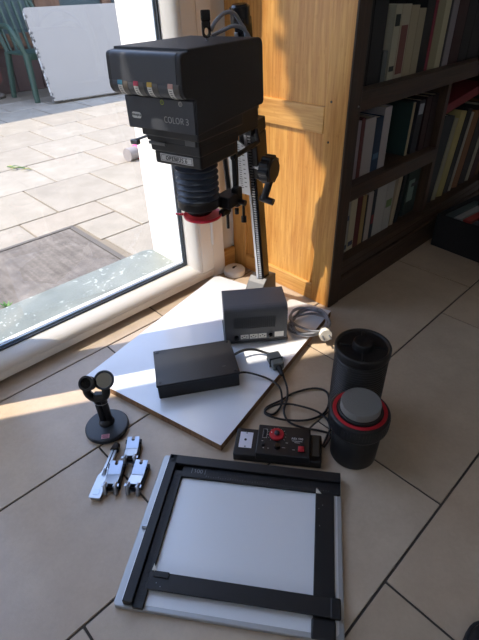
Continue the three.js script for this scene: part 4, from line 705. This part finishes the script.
// ================================================================ FILM CLIPS
{
  const make = (label, foot, head) => {
    const a = Math.atan2(head[1] - foot[1], head[0] - foot[0]), L = Math.hypot(head[0] - foot[0], head[1] - foot[1]);
    const t = thing('film_clip', label, 'clip', [foot[0], foot[1], 0], a, 'metal film clips on the floor'), w = 0.027, h = 0.017;   // own x: from the feet to the notched end
    const plate = (x0, x1, z0, z1, notch) => { const s = new THREE.Shape(); s.moveTo(0, -w / 2); s.lineTo(x1 - x0, -w / 2); if (notch) { s.lineTo(x1 - x0, -0.003); s.lineTo(x1 - x0 - 0.004, -0.003); s.absarc(x1 - x0 - 0.007, 0, 0.0036, -Math.PI / 4, Math.PI / 4, true); s.lineTo(x1 - x0, 0.003); } s.lineTo(x1 - x0, w / 2); s.lineTo(0, w / 2); s.closePath(); const g = flat(ext(s, 0.0012, 0.0004, 8)); g.rotateZ(Math.atan2(z1 - z0, x1 - x0)); return g.translate(x0, z0, 0); };
    part('jaw_plate', [plate(L * 0.52, L, h - 0.001, h + 0.003, true), plate(L * 0.16, L * 0.52, h + 0.004, h - 0.001, false)], M.chrome, t);
    part('bend', [rod(new THREE.Vector3(L * 0.52, h, -w / 2), new THREE.Vector3(L * 0.52, h, w / 2), 0.0013, 10)], M.chrome, t);
    part('side_wall', [bx(L * 0.78, h - 0.003, 0.003, L * 0.56, 0.001, w / 2 + 0.0008, 0.001, 1)], M.blackSatin, t); part('side_wall', [bx(L * 0.78, h - 0.003, 0.003, L * 0.56, 0.001, -w / 2 - 0.0008, 0.001, 1)], M.blackSatin, t);
    part('base_jaw', [bx(L * 0.86, 0.0014, w - 0.003, L * 0.52, 0.0004, 0, 0.0005, 1)], M.chrome, t); part('film_pad', [bx(L * 0.84, 0.011, w - 0.004, L * 0.56, 0.003, 0, 0.001, 1)], M.rubber, t);
    for (const s of [-1, 1]) {
      part('foot_tab', [bx(L * 0.1, 0.0014, 0.012, L * 0.12, h + 0.003, s * 0.0115, 0.0005, 1), tube([new THREE.Vector3(L * 0.2, h + 0.003, s * 0.0105), new THREE.Vector3(L * 0.1, h + 0.004, s * 0.0105), new THREE.Vector3(L * 0.02, h - 0.003, s * 0.0105), new THREE.Vector3(-L * 0.02, 0.007, s * 0.0105), new THREE.Vector3(L * 0.04, 0.003, s * 0.0105)], 0.0042, 20, 8)], M.chrome, t);
      part('hinge_lug', [rod(new THREE.Vector3(L * 0.9, h - 0.004, s * (w / 2 - 0.001)), new THREE.Vector3(L * 0.9, h - 0.004, s * (w / 2 + 0.004)), 0.0035, 14), bx(0.007, 0.009, 0.004, L * 0.82, h - 0.008, s * (w / 2 + 0.0014), 0.001)], M.blackSatin, t);
    }
    return t;
  };
  make('chrome film clip farthest from the easel corner, directly below the round base', [0.2315, 0.612], [0.2735, 0.658]);
  make('chrome film clip in the middle, beside the long silver clip', [0.1655, 0.582], [0.2135, 0.629]);
  make('chrome film clip nearest to the corner of the black easel frame', [0.1965, 0.549], [0.2515, 0.593]);
  const f = [0.1345, 0.5905], h = [0.2333, 0.6706], a = Math.atan2(h[1] - f[1], h[0] - f[0]), L = 0.132;
  const t = thing('film_clip', 'long narrow silver clip with a black tip beside the chrome film clips', 'clip', [f[0], f[1], 0], a, 'metal film clips on the floor');
  part('body', [flat(ext(poly([[0, -0.011], [0.004, -0.0125], [0.05, -0.012], [0.062, -0.007], [L - 0.008, -0.006], [L - 0.008, 0.006], [0.062, 0.007], [0.05, 0.012], [0.004, 0.0125], [0, 0.011]]), 0.0022, 0.0008)).translate(0, 0.011, 0)], M.steel, t);
  part('lower_jaw', [bx(0.06, 0.009, 0.02, 0.032, 0.0005, 0, 0.002), bx(0.07, 0.004, 0.009, 0.09, 0.004, 0, 0.0015)], M.steel, t);
  part('groove_shade', [bx(0.06, 0.0012, 0.0022, 0.092, 0.0128, 0, 0.0004, 1)], M.rubber, t); part('slot', [bx(0.013, 0.0008, 0.012, 0.014, 0.0129, 0, 0.0003, 1)], M.chrome, t);  // dark strip laid on top paints the shade of a groove
  part('spring', [tube(Array.from({ length: 49 }, (_, i) => new THREE.Vector3(0.052 + i * 0.00032, 0.0145 + 0.003 * Math.sin(i * 0.9), 0.003 * Math.cos(i * 0.9))), 0.0006, 140, 5)], M.chrome, t);
  part('tip', [rod(new THREE.Vector3(L - 0.014, 0.0095, 0), new THREE.Vector3(L + 0.002, 0.0095, 0), 0.0095, 20, 0.0075)], M.rubber, t, 'black rubber tip');
}
{ // toe of a shoe at the lower right corner
  const t = thing('shoe', 'toe of a black shoe at the lower right corner of the photo', 'shoe', [0.428, -0.052, 0], 0.6);
  const g = new THREE.SphereGeometry(1, 40, 24), p = g.attributes.position;
  for (let i = 0; i < p.count; i++) { let x = p.getX(i), y = p.getY(i), z = p.getZ(i); const w = 0.042 + 0.008 * x - 0.004 * x * x; p.setXYZ(i, x * 0.13 - 0.1, Math.max(0, y) * (0.045 - 0.028 * Math.max(-1, x)) + Math.min(0, y) * 0.012 + 0.02, z * w); }
  g.computeVertexNormals(); part('upper', [g], M.black, t);
  part('sole', [flat(ext((() => { const s = new THREE.Shape(); s.absellipse(-0.1, 0, 0.137, 0.05, 0, Math.PI * 2); return s; })(), 0.016, 0.004, 24))], M.rubber, t);
}
renderer.render(scene, camera);
